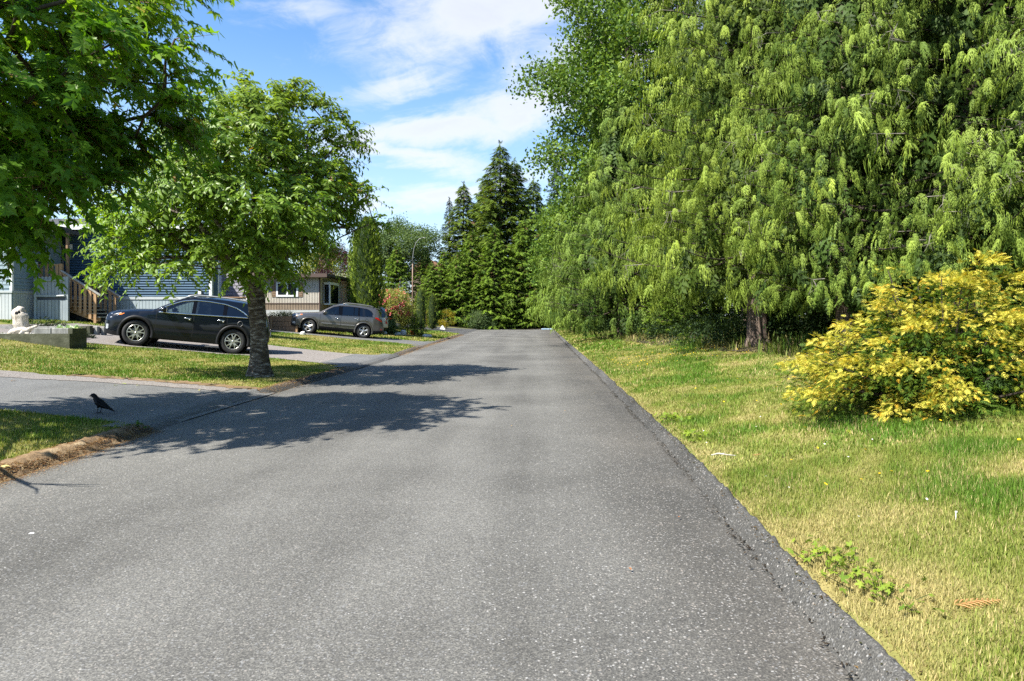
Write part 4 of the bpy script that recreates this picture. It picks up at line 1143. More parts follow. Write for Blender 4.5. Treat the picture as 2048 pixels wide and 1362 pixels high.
# leafy low shrubs
SH = ((.04, .085, .02), (.12, .19, .05))
def shrub(px, Y, H, rad, label, seed, cols=SH, cs=.13, n=40, per=18, group=None, lf=None, x=None):
    x = wx(px, Y) if x is None else x
    return clump_tree('leafy_shrub', (x, Y, gz(x, Y)), label, H, lambda z: (0, 0), [(.05, rad * .6), (H * .35, rad), (H * .75, rad * .85), (H, rad * .35)], n, per, cs, cols, seed, tr=.03, cat='shrub', spacing=rad * .22, spread=rad * .18, inner=.3, group=group, tmpl=lf)
shrub(783, 43.0, 1.05, .42, 'glossy laurel shrub just behind the tail of the grey car', 81, ((.08, .14, .04), (.22, .30, .12)))
shrub(829, 44.2, 1.35, .30, 'tall thin leafy shrub in the corner bed', 82, ((.07, .13, .015), (.20, .27, .03)), .11, 24, 14)
shrub(842, 44.4, 1.05, .42, 'low leafy shrub at the end of the corner bed', 83, ((.07, .13, .02), (.20, .27, .04)), .11, 24, 14)
shrub(815, 47.5, 1.4, .6, 'dark green shrub under the rhododendron', 84, ((.06, .11, .015), (.18, .24, .03)))
shrub(955, 75.6, 1.9, 1.3, 'pale leafy bush at the far end of the road', 85, ((.06, .11, .035), (.15, .20, .08)), .26, 50)
shrub(975, 75.8, 1.3, 1.1, 'low leafy bush right of the pale bush at the road end', 86, ((.04, .08, .025), (.10, .15, .05)), .26, 40)
shrub(1125, 70, 2.6, 1.5, 'leafy thicket at the end of the grass verge', 87, ((.06, .10, .02), (.16, .20, .04)), .28, 60)
shrub(893, 65.5, 2.2, .75, 'small golden shrub beside the far cypress', 88, ((.10, .12, .012), (.46, .34, .02)), .16, 26, 14)
shrub(852, 64, 1.7, .4, 'golden shrub sprig left of the far cypress', 89, ((.10, .12, .012), (.40, .30, .02)), .16, 16, 12)
# shaded thicket under the cedars
rr_ = np.random.default_rng(91)
spots = [(5.4, 29), (6.4, 26.5), (7.2, 22.5), (5.6, 21.8), (7.6, 19.8), (7.3, 17.2), (8.6, 17.9), (6.1, 32), (5.6, 38), (5.4, 44), (5.0, 50), (4.6, 55), (10, 22.5), (8.6, 26), (7.4, 30), (9.9, 16.2), (7.6, 13.4), (8.8, 11.4), (6.2, 20.8)]
UP, US = [], []
for i, (x, y) in enumerate(spots):
    h, q = rr_.uniform(.7, 1.6), rr_.uniform(.7, 1.2); n = 260
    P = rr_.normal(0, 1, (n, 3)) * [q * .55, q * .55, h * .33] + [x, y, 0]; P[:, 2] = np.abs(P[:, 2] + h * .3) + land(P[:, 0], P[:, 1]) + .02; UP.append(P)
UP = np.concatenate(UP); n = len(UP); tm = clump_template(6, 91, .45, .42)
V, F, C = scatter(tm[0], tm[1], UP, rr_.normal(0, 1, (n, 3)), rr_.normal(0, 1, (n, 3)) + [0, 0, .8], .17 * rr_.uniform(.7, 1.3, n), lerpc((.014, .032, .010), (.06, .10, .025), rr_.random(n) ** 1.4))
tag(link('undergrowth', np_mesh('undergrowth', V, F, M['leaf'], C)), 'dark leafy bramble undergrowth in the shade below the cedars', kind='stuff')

# ------------------------------------------------------------------ the golden false cypress
def golden_bush():
    bx, by = 4.75, 7.95; bz = gz(bx, by)
    root = empty('golden_cypress', (bx, by, bz), 0, 'big golden yellow cypress bush spreading on the right lawn', 'shrub')
    r_ = np.random.default_rng(77); P = []; D = []; N = []; Sz = []; C = []; stems = MB()
    nb = 215
    for i in range(nb):
        a = r_.uniform(0, 6.283); e = math.asin(r_.uniform(.02, 1) ** 1.05)
        rad = 1.60 * (1 + .16 * math.sin(a * 4 + 1) + r_.normal(0, .10)); hh = 1.50 * (1 + r_.normal(0, .14))
        if r_.random() < .26: rad *= .70; hh *= .76
        tip = np.array([rad * math.cos(e) * math.cos(a), rad * math.cos(e) * math.sin(a) * .92, .10 + hh * math.sin(e) ** 1.25 * (.85 + .15 * math.sin(a * 3))])
        out = norm(np.array([math.cos(a) * math.cos(e), math.sin(a) * math.cos(e), .35 + .5 * math.sin(e)])); hor = np.array([math.cos(a), math.sin(a), 0.])
        sd_ = np.array([-hor[1], hor[0], 0])
        if i % 2 == 0:
            stems.tube([(.15 * math.cos(a), .15 * math.sin(a), .05), tip * [.5, .5, .42], tip * .93], [.028, .017, .006], 5, cap=False)
        # a plate: sprays fanned over a shallow arched shelf that nods at its rim
        k = int(r_.uniform(150, 235) * (.2 if math.sin(a) > .45 else .95)); L = r_.uniform(.34, .56)
        u = r_.random(k) ** .7; v = r_.normal(0, .42, k)
        fwd = hor * .85 + np.array([0, 0, .28 * math.sin(e) + .05]); fwd = norm(fwd)
        pos = tip + fwd * ((u - .75) * L)[:, None] + sd_ * (v * L * .75 * (1.1 - .5 * u))[:, None] + np.array([0, 0, -1]) * (.55 * L * (u ** 2 * .6 + v ** 2 * .9) - r_.normal(0, .03, k) + (r_.random(k) < .35) * r_.uniform(.03, .26, k))[:, None]
        P.append(pos); D.append(fwd * r_.uniform(.6, 1.1, (k, 1)) + sd_ * (v * 1.1 + r_.normal(0, .25, k))[:, None] + np.array([0, 0, -1]) * (r_.uniform(-.65, .55, k) + .2 * u)[:, None])
        N.append(np.array([0, 0, 1.0]) + hor * .25 + r_.normal(0, .55, (k, 3))); Sz.append(r_.uniform(.045, .095, k))
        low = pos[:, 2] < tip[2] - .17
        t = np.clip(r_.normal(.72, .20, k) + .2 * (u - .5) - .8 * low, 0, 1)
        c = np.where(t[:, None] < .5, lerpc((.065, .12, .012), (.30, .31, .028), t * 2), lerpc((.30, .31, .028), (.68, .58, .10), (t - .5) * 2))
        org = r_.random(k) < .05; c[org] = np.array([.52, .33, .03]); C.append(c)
    # green growth inside and towards the back right
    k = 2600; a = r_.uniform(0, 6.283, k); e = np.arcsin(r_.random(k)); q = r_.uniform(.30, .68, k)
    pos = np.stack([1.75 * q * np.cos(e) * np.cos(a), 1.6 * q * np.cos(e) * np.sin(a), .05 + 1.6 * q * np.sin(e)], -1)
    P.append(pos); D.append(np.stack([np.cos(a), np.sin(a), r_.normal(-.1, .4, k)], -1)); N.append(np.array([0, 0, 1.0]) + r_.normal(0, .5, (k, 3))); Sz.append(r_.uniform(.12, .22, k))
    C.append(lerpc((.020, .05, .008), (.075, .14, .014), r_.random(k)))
    P, D, N, Sz, C = map(np.concatenate, (P, D, N, Sz, C))
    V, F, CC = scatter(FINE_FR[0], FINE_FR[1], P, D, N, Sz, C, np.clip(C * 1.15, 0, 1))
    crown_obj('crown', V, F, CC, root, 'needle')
    tag(stems.build('stem', M['bark_dark'], root), kind='stuff')
    return root
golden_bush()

# lady's mantle like weeds growing by the kerb
wt = clump_template(9, 44, .5, .42)
def weed(x, y, rad, n, label, seed, cols=((.10, .18, .02), (.25, .32, .035)), hz=.09, leaf=.042):
    r_ = np.random.default_rng(seed)
    root = empty('broadleaf_weed', (x, y, gz(x, y)), 0, label, 'weed')
    P = np.stack([r_.normal(0, rad * .6, n), r_.normal(0, rad * .9, n), r_.uniform(.01, hz, n)], -1)
    tv, tf = MAPLE_SIMPLE
    a = r_.uniform(0, 6.28, n); D = np.stack([np.cos(a), np.sin(a), r_.normal(0, .2, n)], -1); N = np.array([0, 0, 1.0]) + r_.normal(0, .45, (n, 3))
    c = lerpc(*cols, r_.random(n))
    V, F, C = scatter(tv * [1, 1.2, 1], tf, P, D, N, leaf * r_.uniform(.5, 1.2, n), c)
    crown_obj('leaves', V, F, C, root)
    st = MB()
    for p in P[::3]: st.tube([(p[0] * .5, p[1] * .5, -.01), tuple(p)], [.0025, .002], 3, cap=False)
    st.build('stem', M['deep_green'], root)
weed(1.66, 3.85, .14, 90, 'larger lime green weed at the near kerb edge', 201)
weed(1.72, 3.38, .14, 80, 'second lime green weed nearer along the kerb', 202, hz=.07)
weed(1.90, 9.1, .20, 60, 'low leafy weed on the grass by the kerb farther up the road', 203, ((.12, .2, .02), (.24, .32, .03)), .09, .07)
weed(1.82, 7.75, .16, 45, 'small leafy weed between the kerb weeds', 204, ((.12, .2, .02), (.24, .32, .03)), .08, .06)
weed(-5.1, 8.75, .10, 30, 'small green weed at the end of the near driveway edge', 205, ((.05, .12, .02), (.11, .2, .03)), .16, .06)
# ------------------------------------------------------------------ houses and yard structures on the left
M['siding_blue'] = mottled('siding_blue', [(.3, (.050, .090, .135)), (.7, (.064, .112, .165))], 2, .65, 0, spec=.10)
M['siding_pale'] = mottled('siding_pale', [(.3, (.19, .255, .29)), (.7, (.23, .295, .33))], 2, .55, 0)
M['skirt_white'] = mottled('skirt_white', [(.3, (.36, .39, .40)), (.7, (.44, .46, .46))], 2, .6, 0)
M['skirt_grey'] = mottled('skirt_grey', [(.3, (.26, .31, .33)), (.7, (.32, .37, .39))], 2, .6, 0)
M['fence_grey'] = mottled('fence_grey', [(.3, (.20, .235, .255)), (.7, (.27, .305, .32))], 2.2, .75, .2, 20, (6, 6, .7))
M['trim_white'] = simple('trim_white', (.70, .72, .72), .5)
M['cedar_wood'] = wood('cedar_wood', (.26, .15, .075), (.42, .27, .14))
M['old_wood'] = wood('old_wood', (.16, .10, .058), (.30, .19, .11))
M['grey_wood'] = wood('grey_wood', (.22, .21, .19), (.38, .37, .34))
M['dark_door'] = simple('dark_door', (.022, .034, .060), .45)
M['roof_dark'] = mottled('roof_dark', [(.3, (.035, .035, .037)), (.7, (.08, .08, .082))], 9, .9, .4, 30)
M['siding_grey'] = simple('siding_grey', (.24, .23, .27), .6)
M['siding_beige'] = mottled('siding_beige', [(.3, (.47, .43, .36)), (.7, (.56, .52, .44))], 3, .6, 0)
M['siding_tan'] = mottled('siding_tan', [(.3, (.25, .195, .14)), (.7, (.32, .25, .18))], 3, .65, 0)
M['brown_trim'] = simple('brown_trim', (.075, .048, .036), .6)
M['shutter'] = simple('shutter', (.22, .15, .095), .6)
M['window_dark'] = glassy('window_dark', (.35, .38, .38), .10, .35, (.02, .03, .035))
M['curtain'] = simple('curtain', (.48, .47, .44), .9)
M['dark_void'] = simple('dark_void', (.012, .012, .012), .9)
M['white_plastic'] = simple('white_plastic', (.72, .72, .71), .4)

def lap_siding(name, x0, x1, y, z0, z1, ex, m, parent, depth=.02, along='x'):
    """overlapping boards on a wall facing -y (or, along='y', a wall facing +x at x=y)"""
    vs = []; fs = []; n = int(round((z1 - z0) / ex))
    for i in range(n):
        za = z0 + (z1 - z0) * i / n; zb = z0 + (z1 - z0) * (i + 1) / n
        b = len(vs)
        if along == 'x':
            vs += [(x0, y - depth, za), (x1, y - depth, za), (x1, y - .002, zb), (x0, y - .002, zb), (x0, y, za), (x1, y, za)]
        else:
            vs += [(y + depth, x0, za), (y + depth, x1, za), (y + .002, x1, zb), (y + .002, x0, zb), (y, x0, za), (y, x1, za)]
        fs += [(b, b + 1, b + 2, b + 3), (b + 4, b + 5, b + 1, b)]
    return tag(MB().add(vs, fs).build(name, m, parent), kind='stuff')
def ribbed(name, x0, x1, y, z0, z1, pitch, m, parent, depth=.012, along='x', gap=.12):
    mb = MB(); n = max(1, int(round((x1 - x0) / pitch)))
    for i in range(n):
        a = x0 + (x1 - x0) * i / n; b = x0 + (x1 - x0) * (i + 1) / n; g0 = (b - a) * gap
        if along == 'x': mb.box(a + g0, b - g0, y - depth, y, z0, z1)
        else: mb.box(y, y + depth, a + g0, b - g0, z0, z1)
    return tag(mb.build(name, m, parent), kind='stuff')
def one(name, m, parent, *box, bev=0): return MB().box(*box, bev=bev).build(name, m, parent)
def block(name, loc, label, cat): return empty(name, loc, 0, label, cat)

# --- blue house: wall towards the camera at y=28
BY = 28.0
bx0, bx1 = -21.6, wx(423.5, BY)
zt, zb = 5.05, wz(597.5, BY)
hb = block('blue_house', (0, BY, 0), 'dark blue sided house with white corner trim behind the black car', 'house')
one('wall', M['siding_blue'], hb, bx0, bx1 - .004, 0, .55, .9, zt)
one('wall', M['siding_blue'], hb, bx0, -16.6, .552, 6.5, .9, zt - .002)
lap_siding('siding', bx0, bx1 - .1, -.002, zb + .1, zt, .104, M['siding_blue'], hb, .056)
one('corner_trim', M['trim_white'], hb, bx1 - .1, bx1 + .012, -.035, .10, zb + .1, zt)
one('corner_trim', M['trim_white'], hb, bx1 - .05, bx1 + .02, .552, .62, zb - .3, zt)
one('base_trim', M['skirt_white'], hb, bx0, bx1 + .01, -.045, -.001, zb - .03, zb + .10)
ribbed('skirting', bx0, bx1, -.002, .95, zb - .03, .135, M['skirt_grey'], hb, .016, gap=.05)
one('roof', M['roof_dark'], hb, bx0 - .3, bx1 + .2, -.36, .8, zt + .02, zt + .14)
one('fascia', M['trim_white'], hb, bx0 - .3, bx1 + .2, -.39, -.362, zt - .05, zt + .15)
rf = MB().prism([(-.34, zt + .143), (3.2, zt + .9), (6.9, zt + .143)], 0, -16.4 - bx0 + .3)
rf.v = [(bx0 - .3 + y, x, z) for x, y, z in rf.v]
rf.build('roof', M['roof_dark'], hb)
# porch door, light and meter
dx0, dx1 = wx(92, BY), wx(121, BY)
dr = one('door', M['dark_door'], hb, dx0, dx1, -.06, -.026, 2.22, 4.3)
one('door_frame', M['grey_wood'], dr, dx1 + .002, dx1 + .16, -.075, -.026, 2.22, 4.3)
one('door_frame', M['old_wood'], dr, dx0 - .10, dx0 - .002, -.075, -.026, 2.22, 4.3)
one('porch_light', M['white_plastic'], hb, wx(139, BY), wx(147, BY), -.12, -.03, wz(499, BY), wz(489, BY), bev=.01)
mt = MB().box(wx(399.5, BY), wx(405.5, BY), -.14, -.03, wz(589, BY), wz(580, BY), bev=.01).build('meter_box', M['white_plastic'], hb)
one('conduit', M['white_plastic'], mt, wx(402, BY) - .02, wx(402, BY) + .02, -.06, -.03, zb + .1, wz(589.3, BY))

# porch roof over the door, casting the slanting shade on the wall
pr = block('porch_roof', (0, BY, 0), 'small porch roof on a post above the wooden steps', 'roof')
one('canopy', M['roof_dark'], pr, -22.5, wx(150, 27), -1.75, -.47, 4.72, 4.86)
one('post', M['old_wood'], pr, wx(134.2, 26.55), wx(138, 26.55), -1.52, -1.42, 2.25, 4.72)

# wooden porch deck with railing
SY = 26.7
def sx(px): return wx(px, SY)
def sz(py): return wz(py, SY)
pk = block('porch_deck', (0, 0, 0), 'raised wooden porch with baluster railing above the grey board screen', 'porch')
deck_z = sz(598)
one('deck', M['old_wood'], pk, -21.4, sx(137), SY - .35, BY - .08, deck_z - .16, deck_z)
one('top_rail', M['cedar_wood'], pk, sx(73), sx(134), SY - .47, SY - .33, sz(532.5), sz(530))
one('bottom_rail', M['cedar_wood'], pk, sx(75), sx(133), SY - .42, SY - .38, sz(556), sz(553))
for i, px in enumerate((80, 88, 99, 109.5, 120, 130)):
    one('baluster', M['cedar_wood'], pk, sx(px) - .055, sx(px) + .055, SY - .45, SY - .422, sz(557), sz(532.6))
one('post', M['cedar_wood'], pk, sx(134), sx(139.5), SY - .45, SY - .34, gz(-18.3, SY) - .05, sz(529))
one('post', M['cedar_wood'], pk, sx(73) - .1, sx(73), SY - .45, SY - .34, gz(-18.3, SY) - .05, sz(529))
# steps
st = block('porch_stairs', (0, 0, 0), 'wooden stairs with slanted handrail going down beside the blue wall', 'stairs')
xa, za_, xb, zb_ = sx(137), sz(598), sx(212), sz(641)
n = 6
def stringer(y0, y1):
    poly = [(xa, za_)]
    for i in range(n):
        x0 = xa + (xb - xa) * (i + 1) / n; z0 = za_ + (zb_ - za_) * i / n; z1 = za_ + (zb_ - za_) * (i + 1) / n
        poly += [(x0 - .01, z0 - .03), (x0 - .01, z1 - .03)]
    poly += [(xb - .18, zb_ - .03), (xa, za_ - .40)]
    return MB().prism(poly, y0, y1)
stringer(SY - .36, SY - .30).build('stringer', M['cedar_wood'], st)
stringer(SY + .72, SY + .78).build('stringer', M['cedar_wood'], st)
for i in range(n):
    x0 = xa + (xb - xa) * i / n; x1 = xa + (xb - xa) * (i + 1) / n; z0 = za_ + (zb_ - za_) * i / n
    one('tread', M['grey_wood'], st, x0 - .02, x1 + .025, SY - .40, SY + .80, z0 - .028, z0 + .012)
    one('riser', M['dark_void'], st, x1 - .025, x1 - .013, SY - .30, SY + .72, z0 - .22, z0 - .03)
for y_ in (SY - .43, SY + .80):
    MB().bar((sx(138), y_, sz(542.5)), (sx(217), y_, sz(592.5)), .10, .045).build('handrail', M['grey_wood'], st)
    MB().bar((sx(138), y_ + .01, sz(546)), (sx(212), y_ + .01, sz(593)), .035, .10).build('handrail', M['cedar_wood'], st)
    for px in (146.5, 156.4, 166.3, 176, 185.5, 195.4, 205):
        x = sx(px); zt_ = np.interp(px, [138, 212], [sz(547), sz(594)]); zl_ = np.interp(px, [137, 212], [za_, zb_]) - .12
        if px > 200: zl_ = gz(x, SY) - .02
        one('baluster', M['cedar_wood'], st, x - .05, x + .05, y_ - .034, y_ + .004, zl_, zt_)
one('under_stair_shade', M['dark_void'], st, xa, xa + .9, SY - .25, SY - .22, gz(xa, SY) - .05, za_ - .45)  # dark sheet standing in for the shade under the stairs

# grey board screen below the porch
GY = 25.9
gs = block('board_screen', (0, 0, 0), 'grey vertical board screen below the porch railing', 'fence')
x0, x1 = wx(75, GY), wx(132.5, GY); nb = 8
rb = random.Random(5)
for i in range(nb):
    a = x0 + (x1 - x0) * i / nb + .008; b = x0 + (x1 - x0) * (i + 1) / nb - .008
    zt_ = wz(553.5, GY) + rb.uniform(-.01, .01); zl_ = wz(593.5, GY)
    MB().prism([(a, zl_), (b, zl_), (b, zt_ - .04), (b - .04, zt_), (a + .04, zt_), (a, zt_ - .04)], GY - .022, GY).build('board', M['fence_grey'], gs)
    one('board', M['fence_grey'], gs, a, b, GY - .02, GY + .002, gz(-18.7, GY) - .05, wz(600, GY))
one('rail', M['fence_grey'], gs, x0 + .12, x1 - .06, GY - .075, GY - .025, wz(562, GY), wz(559.5, GY))
one('rail', M['fence_grey'], gs, x0, x1, GY - .07, GY - .024, wz(594, GY), wz(589.5, GY))
one('rail', M['dark_door'], gs, x0, x1, GY + .005, GY + .05, wz(601, GY), wz(593, GY))
one('post', M['fence_grey'], gs, x1 + .002, x1 + .09, GY - .03, GY + .06, gz(-18.3, GY) - .05, wz(553, GY))
one('post', M['skirt_grey'], gs, x0 - .1, x0 - .004, GY - .05, GY + .05, gz(-18.7, GY) - .05, wz(524, GY))
lt = MB(); lt.bar((x1 - .30, GY - .09, wz(591.5, GY)), (x1 - .02, GY - .09, wz(591, GY)), .03, .03); lt.build('latch', M['white_plastic'], gs)

# planters and flowers on the porch
fp = block('flower_pot', (sx(96), SY - .40, sz(530)), 'dark pot of red and white flowers on the porch railing', 'flower pot')
MB().lathe([(.0, 0), (.085, 0), (.12, .16), (.13, .17), (.11, .165), (.0, .14)], 14).build('pot', M['dark_door'], fp, True)
for nm, c, off, nn in (('red_flowers', (.55, .03, .02), (-.05, -.02, .25), 26), ('white_flowers', (.75, .75, .66), (.12, 0, .24), 40), ('leaves', (.06, .12, .02), (0, 0, .18), 40)):
    q = np.random.default_rng(len(nm)); P = q.normal(0, 1, (nn, 3)) * [.10, .06, .05] + off
    V, F, C = scatter(*clump_template(5, 3, .7, .3), P, q.normal(0, 1, (nn, 3)), q.normal(0, 1, (nn, 3)), np.full(nn, .07), np.repeat([c], nn, 0))
    tag(link(nm, np_mesh(nm, V, F, M['leaf'], C), fp), kind='stuff')
ob = block('planter_box', (sx(79), SY - .55, sz(548)), 'orange brown wooden planter box hanging at the porch corner', 'planter')
for k in range(3): one('board', M['cedar_wood'], ob, -.14, .14, -.09, -.07, k * .075, k * .075 + .07)
one('side', M['cedar_wood'], ob, -.14, -.12, -.068, .08, 0, .22); one('side', M['cedar_wood'], ob, .12, .14, -.068, .08, 0, .22); one('base', M['cedar_wood'], ob, -.118, .118, -.068, .08, 0, .02)
pp = block('porch_plant', (sx(94), SY - .25, deck_z), 'lime green plant seen through the porch balusters', 'plant')
q = np.random.default_rng(8); nn = 60; P = q.normal(0, 1, (nn, 3)) * [.09, .08, .12] + [0, 0, .42]
V, F, C = scatter(*clump_template(5, 3, .7, .3), P, q.normal(0, 1, (nn, 3)), q.normal(0, 1, (nn, 3)), np.full(nn, .09), lerpc((.18, .25, .02), (.40, .45, .05), q.random(nn)))
tag(link('leaves', np_mesh('leaves', V, F, M['leaf'], C), pp), kind='stuff')
MB().lathe([(0, 0), (.10, 0), (.13, .24), (.11, .23), (0, .2)], 12).build('pot', M['old_wood'], pp, True)

# --- pale wing at the far left
WY = 25.0
cxw = wx(24, WY)
wg = block('pale_house', (0, WY, 0), 'pale blue house wing with white skirting at the far left edge', 'house')
wt_, wb_ = 4.9, wz(580, WY)
one('wall', M['siding_pale'], wg, -27, cxw - .004, .01, 2.6, .9, wt_)
lap_siding('siding', -27, cxw - .06, .008, wb_ + .06, wt_, .14, M['siding_pale'], wg, .02)
lap_siding('siding', .06, 1.45, cxw - .002, wb_ + .06, wz(548, WY), .14, M['siding_pale'], wg, .02, along='y')
one('side_wall', M['skirt_grey'], wg, cxw - .1, cxw - .003, .06, 1.47, .9, wz(548, WY))
one('corner_trim', M['trim_white'], wg, cxw - .06, cxw + .03, -.03, .06, wb_ - .02, wt_)
one('base_trim', M['skirt_white'], wg, -27, cxw + .035, -.04, .009, wb_ - .1, wb_ - .02)
one('base_trim', M['skirt_white'], wg, cxw - .001, cxw + .034, .012, 1.47, wb_ - .1, wb_ - .02)
ribbed('skirting', -27, cxw, .008, 1.0, wb_ - .1, .12, M['skirt_white'], wg, .02, gap=.06)
ribbed('skirting', .06, 1.46, cxw - .002, 1.0, wb_ - .1, .12, M['skirt_white'], wg, .02, along='y', gap=.06)
one('roof', M['roof_dark'], wg, -27.5, cxw + .4, -.4, 3, wt_ + .01, wt_ + .15)

# --- purple grey home and its deck rail
PY = 33.0
pg = block('grey_house', (0, PY, 0), 'purple grey sided home between the blue house and the beige home', 'house')
gx0, gx1 = wx(440, PY), wx(496, PY)
one('wall', M['siding_grey'], pg, gx0 - 2.0, gx1, .01, 1.8, 1.0, 4.2)
lap_siding('siding', gx0 - 2.0, gx1 - .1, .008, 1.9, 4.2, .15, M['siding_grey'], pg, .02)
one('corner_trim', M['trim_white'], pg, gx1 - .1, gx1 + .02, -.04, .0, 1.9, 4.2)
one('corner_trim', M['trim_white'], pg, gx0 - .02, gx0 + .09, -.04, -.015, 1.9, 4.2)
one('window', M['dark_door'], pg, wx(489, PY), wx(493, PY), -.03, -.016, 2.2, 3.6)
one('roof', M['roof_dark'], pg, gx0 - 2.4, gx1 + .15, -.3, 2.1, 4.21, 4.32)
dkr = block('deck_railing', (0, 31.6, 0), 'low brown deck railing above the roof of the black car', 'railing')
RY = 31.6
one('rail', M['old_wood'], dkr, wx(443, RY), wx(502, RY), -.05, .05, wz(596, RY), wz(593.5, RY))
one('rail', M['old_wood'], dkr, wx(443, RY), wx(502, RY), -.03, .03, wz(606, RY), wz(604, RY))
for px in range(448, 502, 7): one('baluster', M['skirt_white'], dkr, wx(px, RY) - .045, wx(px, RY) + .045, -.02, .02, wz(604, RY), wz(596, RY))
one('post', M['cedar_wood'], dkr, wx(499, RY), wx(502, RY), -.06, .06, .85, wz(592, RY))
one('floor', M['old_wood'], dkr, wx(443, RY), wx(502, RY), -.02, 1.3, wz(607.8, RY), wz(606.2, RY))
one('post', M['cedar_wood'], dkr, wx(443, RY), wx(446, RY), -.06, .06, .95, wz(592, RY))

# --- beige mobile home
EY = 38.0
bh = block('beige_home', (0, EY, 0), 'beige ribbed mobile home with white window and brown shutters', 'house')
ex0, ex1 = wx(502, EY), wx(638.5, EY)
ez = wz(553, EY)
one('wall', M['siding_beige'], bh, ex0 - 2, ex1 - .003, .002, 9, wz(607, EY) + .001, ez)
one('lower_wall', M['siding_tan'], bh, ex0 - 2, ex1 - .003, .002, 9, wz(620, EY), wz(607, EY))
ribbed('siding', ex0 - 2, ex1, 0, wz(606, EY), ez - .02, .088, M['siding_beige'], bh, .02, gap=.22)
ribbed('lower_siding', ex0 - 2, ex1, 0, wz(619.5, EY), wz(607.5, EY), .088, M['siding_tan'], bh, .02, gap=.22)
one('belt_trim', M['brown_trim'], bh, ex0 - 2, ex1 + .01, -.04, 0, wz(607.6, EY), wz(606, EY))
one('corner_trim', M['brown_trim'], bh, ex1 - .01, ex1 + .06, -.035, .04, wz(620, EY), ez)
one('skirting', M['skirt_white'], bh, ex0 - 2, ex1 + .02, -.05, 8.8, .85, wz(620, EY) - .004)
one('roof', M['roof_dark'], bh, ex0 - 2.3, ex1 + .55, -.40, 9.4, ez + .01, ez + .14)
one('fascia', M['brown_trim'], bh, ex0 - 2.3, ex1 + .56, -.43, -.402, ez - .06, ez + .15)
w0, w1, wza, wzb = wx(553, EY), wx(597, EY), wz(593.5, EY), wz(564, EY)
wn = MB()
t = .10
wn.box(w0, w1, -.06, -.022, wza, wza + t); wn.box(w0, w1, -.06, -.022, wzb - t, wzb)
wn.box(w0, w0 + t, -.06, -.022, wza + t, wzb - t); wn.box(w1 - t, w1, -.06, -.022, wza + t, wzb - t); wm = (w0 + w1) / 2
wn.box(wm - .05, wm + .05, -.058, -.022, wza + t, wzb - t)
wf = wn.build('window', M['trim_white'], bh)
one('pane', M['window_dark'], wf, w0 + t, wm - .05, -.04, -.034, wza + t, wzb - t)
one('pane', M['window_dark'], wf, wm + .05, w1 - t, -.04, -.034, wza + t, wzb - t)
one('curtain', M['curtain'], wf, wm + .12, w1 - t - .06, -.030, -.026, wza + t, wzb - t)
one('dark_interior', M['dark_void'], wf, w0 + .02, w1 - .02, -.0245, -.0215, wza + .02, wzb - .02)
for a in (wx(544, EY), wx(598, EY)):
    s_ = one('shutter', M['shutter'], bh, a, a + .24, -.045, -.022, wza, wzb)
    for k in range(7): MB().bar((a + .03, -.05, wza + .1 + k * .1), (a + .21, -.05, wza + .1 + k * .1), .012, .05).build('slat', M['shutter'], s_)
# end wall with its bay window
bay = one('bay_window', M['trim_white'], bh, ex1 + .062, ex1 + .42, .6, 2.4, wz(609, EY), wz(563, EY))
one('pane', M['window_dark'], bay, ex1 + .10, ex1 + .36, .585, .598, wz(606, EY), wz(568, EY))
one('pane', M['window_dark'], bay, ex1 + .421, ex1 + .43, .75, 2.25, wz(606, EY), wz(568, EY))

# a pale roof edge beyond the beige home and the far brown roof
fr = block('white_shed', (0, 52, 0), 'low white edged shed roof left of the white blossom shrub', 'shed')
one('wall', M['siding_grey'], fr, wx(652, 52), wx(694, 52), 0, 4, .8, wz(568, 52)); one('roof', M['trim_white'], fr, wx(650, 52), wx(697, 52), -.3, 4.3, wz(567.6, 52), wz(564, 52))
fh = block('brown_house', (0, 96, 0), 'brown roofed house peeking out beside the street lamp', 'house')
hx = wx(846, 96)
one('wall', M['siding_tan'], fh, hx - 1.6, hx + 4, 0, 8, 1.2, wz(545, 96))
rr = MB().prism([(-1.9, wz(545, 96) + .01), (-.4, wz(520, 96)), (1.2, wz(520, 96)), (5, wz(545, 96) + .01)], 0, 8.4); rr.v = [(hx + x, y - .2, z) for x, y, z in rr.v]; rr.build('roof', simple('roof_brown', (.30, .155, .095), .9), fh)
one('chimney', simple('chimney_brick', (.27, .11, .07), .9), fh, hx - .3, hx + .6, 1, 2, wz(520, 96), wz(508, 96))

# plank retaining wall with grass on top
TY = 34.4
tw = block('plank_wall', (0, TY, 0), 'low brown plank retaining wall in front of the beige home', 'retaining wall')
tx0, tx1 = wx(505, TY), wx(592, TY); tz1 = wz(632, TY); tz0 = gz(-12.8, TY) - .06
rb = random.Random(9)
for k in range(3):
    za_k = tz0 + (tz1 - tz0) * k / 3 + .008; zb_k = tz0 + (tz1 - tz0) * (k + 1) / 3 - .008
    for a, b in ((tx0, wx(541, TY)), (wx(544.5, TY), tx1)):
        one('plank', M['old_wood'], tw, a + .005, b - .005, rb.uniform(-.006, .006), .05, za_k, zb_k)
one('post', M['cedar_wood'], tw, wx(541, TY), wx(544.5, TY), -.05, .06, tz0, tz1 + .05)
one('post', M['cedar_wood'], tw, tx1, tx1 + .09, -.05, .06, tz0, tz1 + .03)
one('backfill', M['soil'], tw, tx0, tx1, .052, 1.6, tz0, tz1 - .05)
og = empty('ornamental_grass', (wx(566, TY), TY + .35, tz1 - .05), 0, 'straw coloured tuft of ornamental grass on top of the plank wall', 'grass tuft')
q = np.random.default_rng(3); nn = 260; a_ = q.uniform(0, 6.28, nn); ln = q.uniform(.15, .5, nn)
tv = np.array([[0, -.018, 0], [.5, -.02, .10], [1, 0, 0], [.5, .02, .10], [0, .018, 0]]); tf = np.array([[0, 1, 3], [0, 3, 4], [1, 2, 3]])
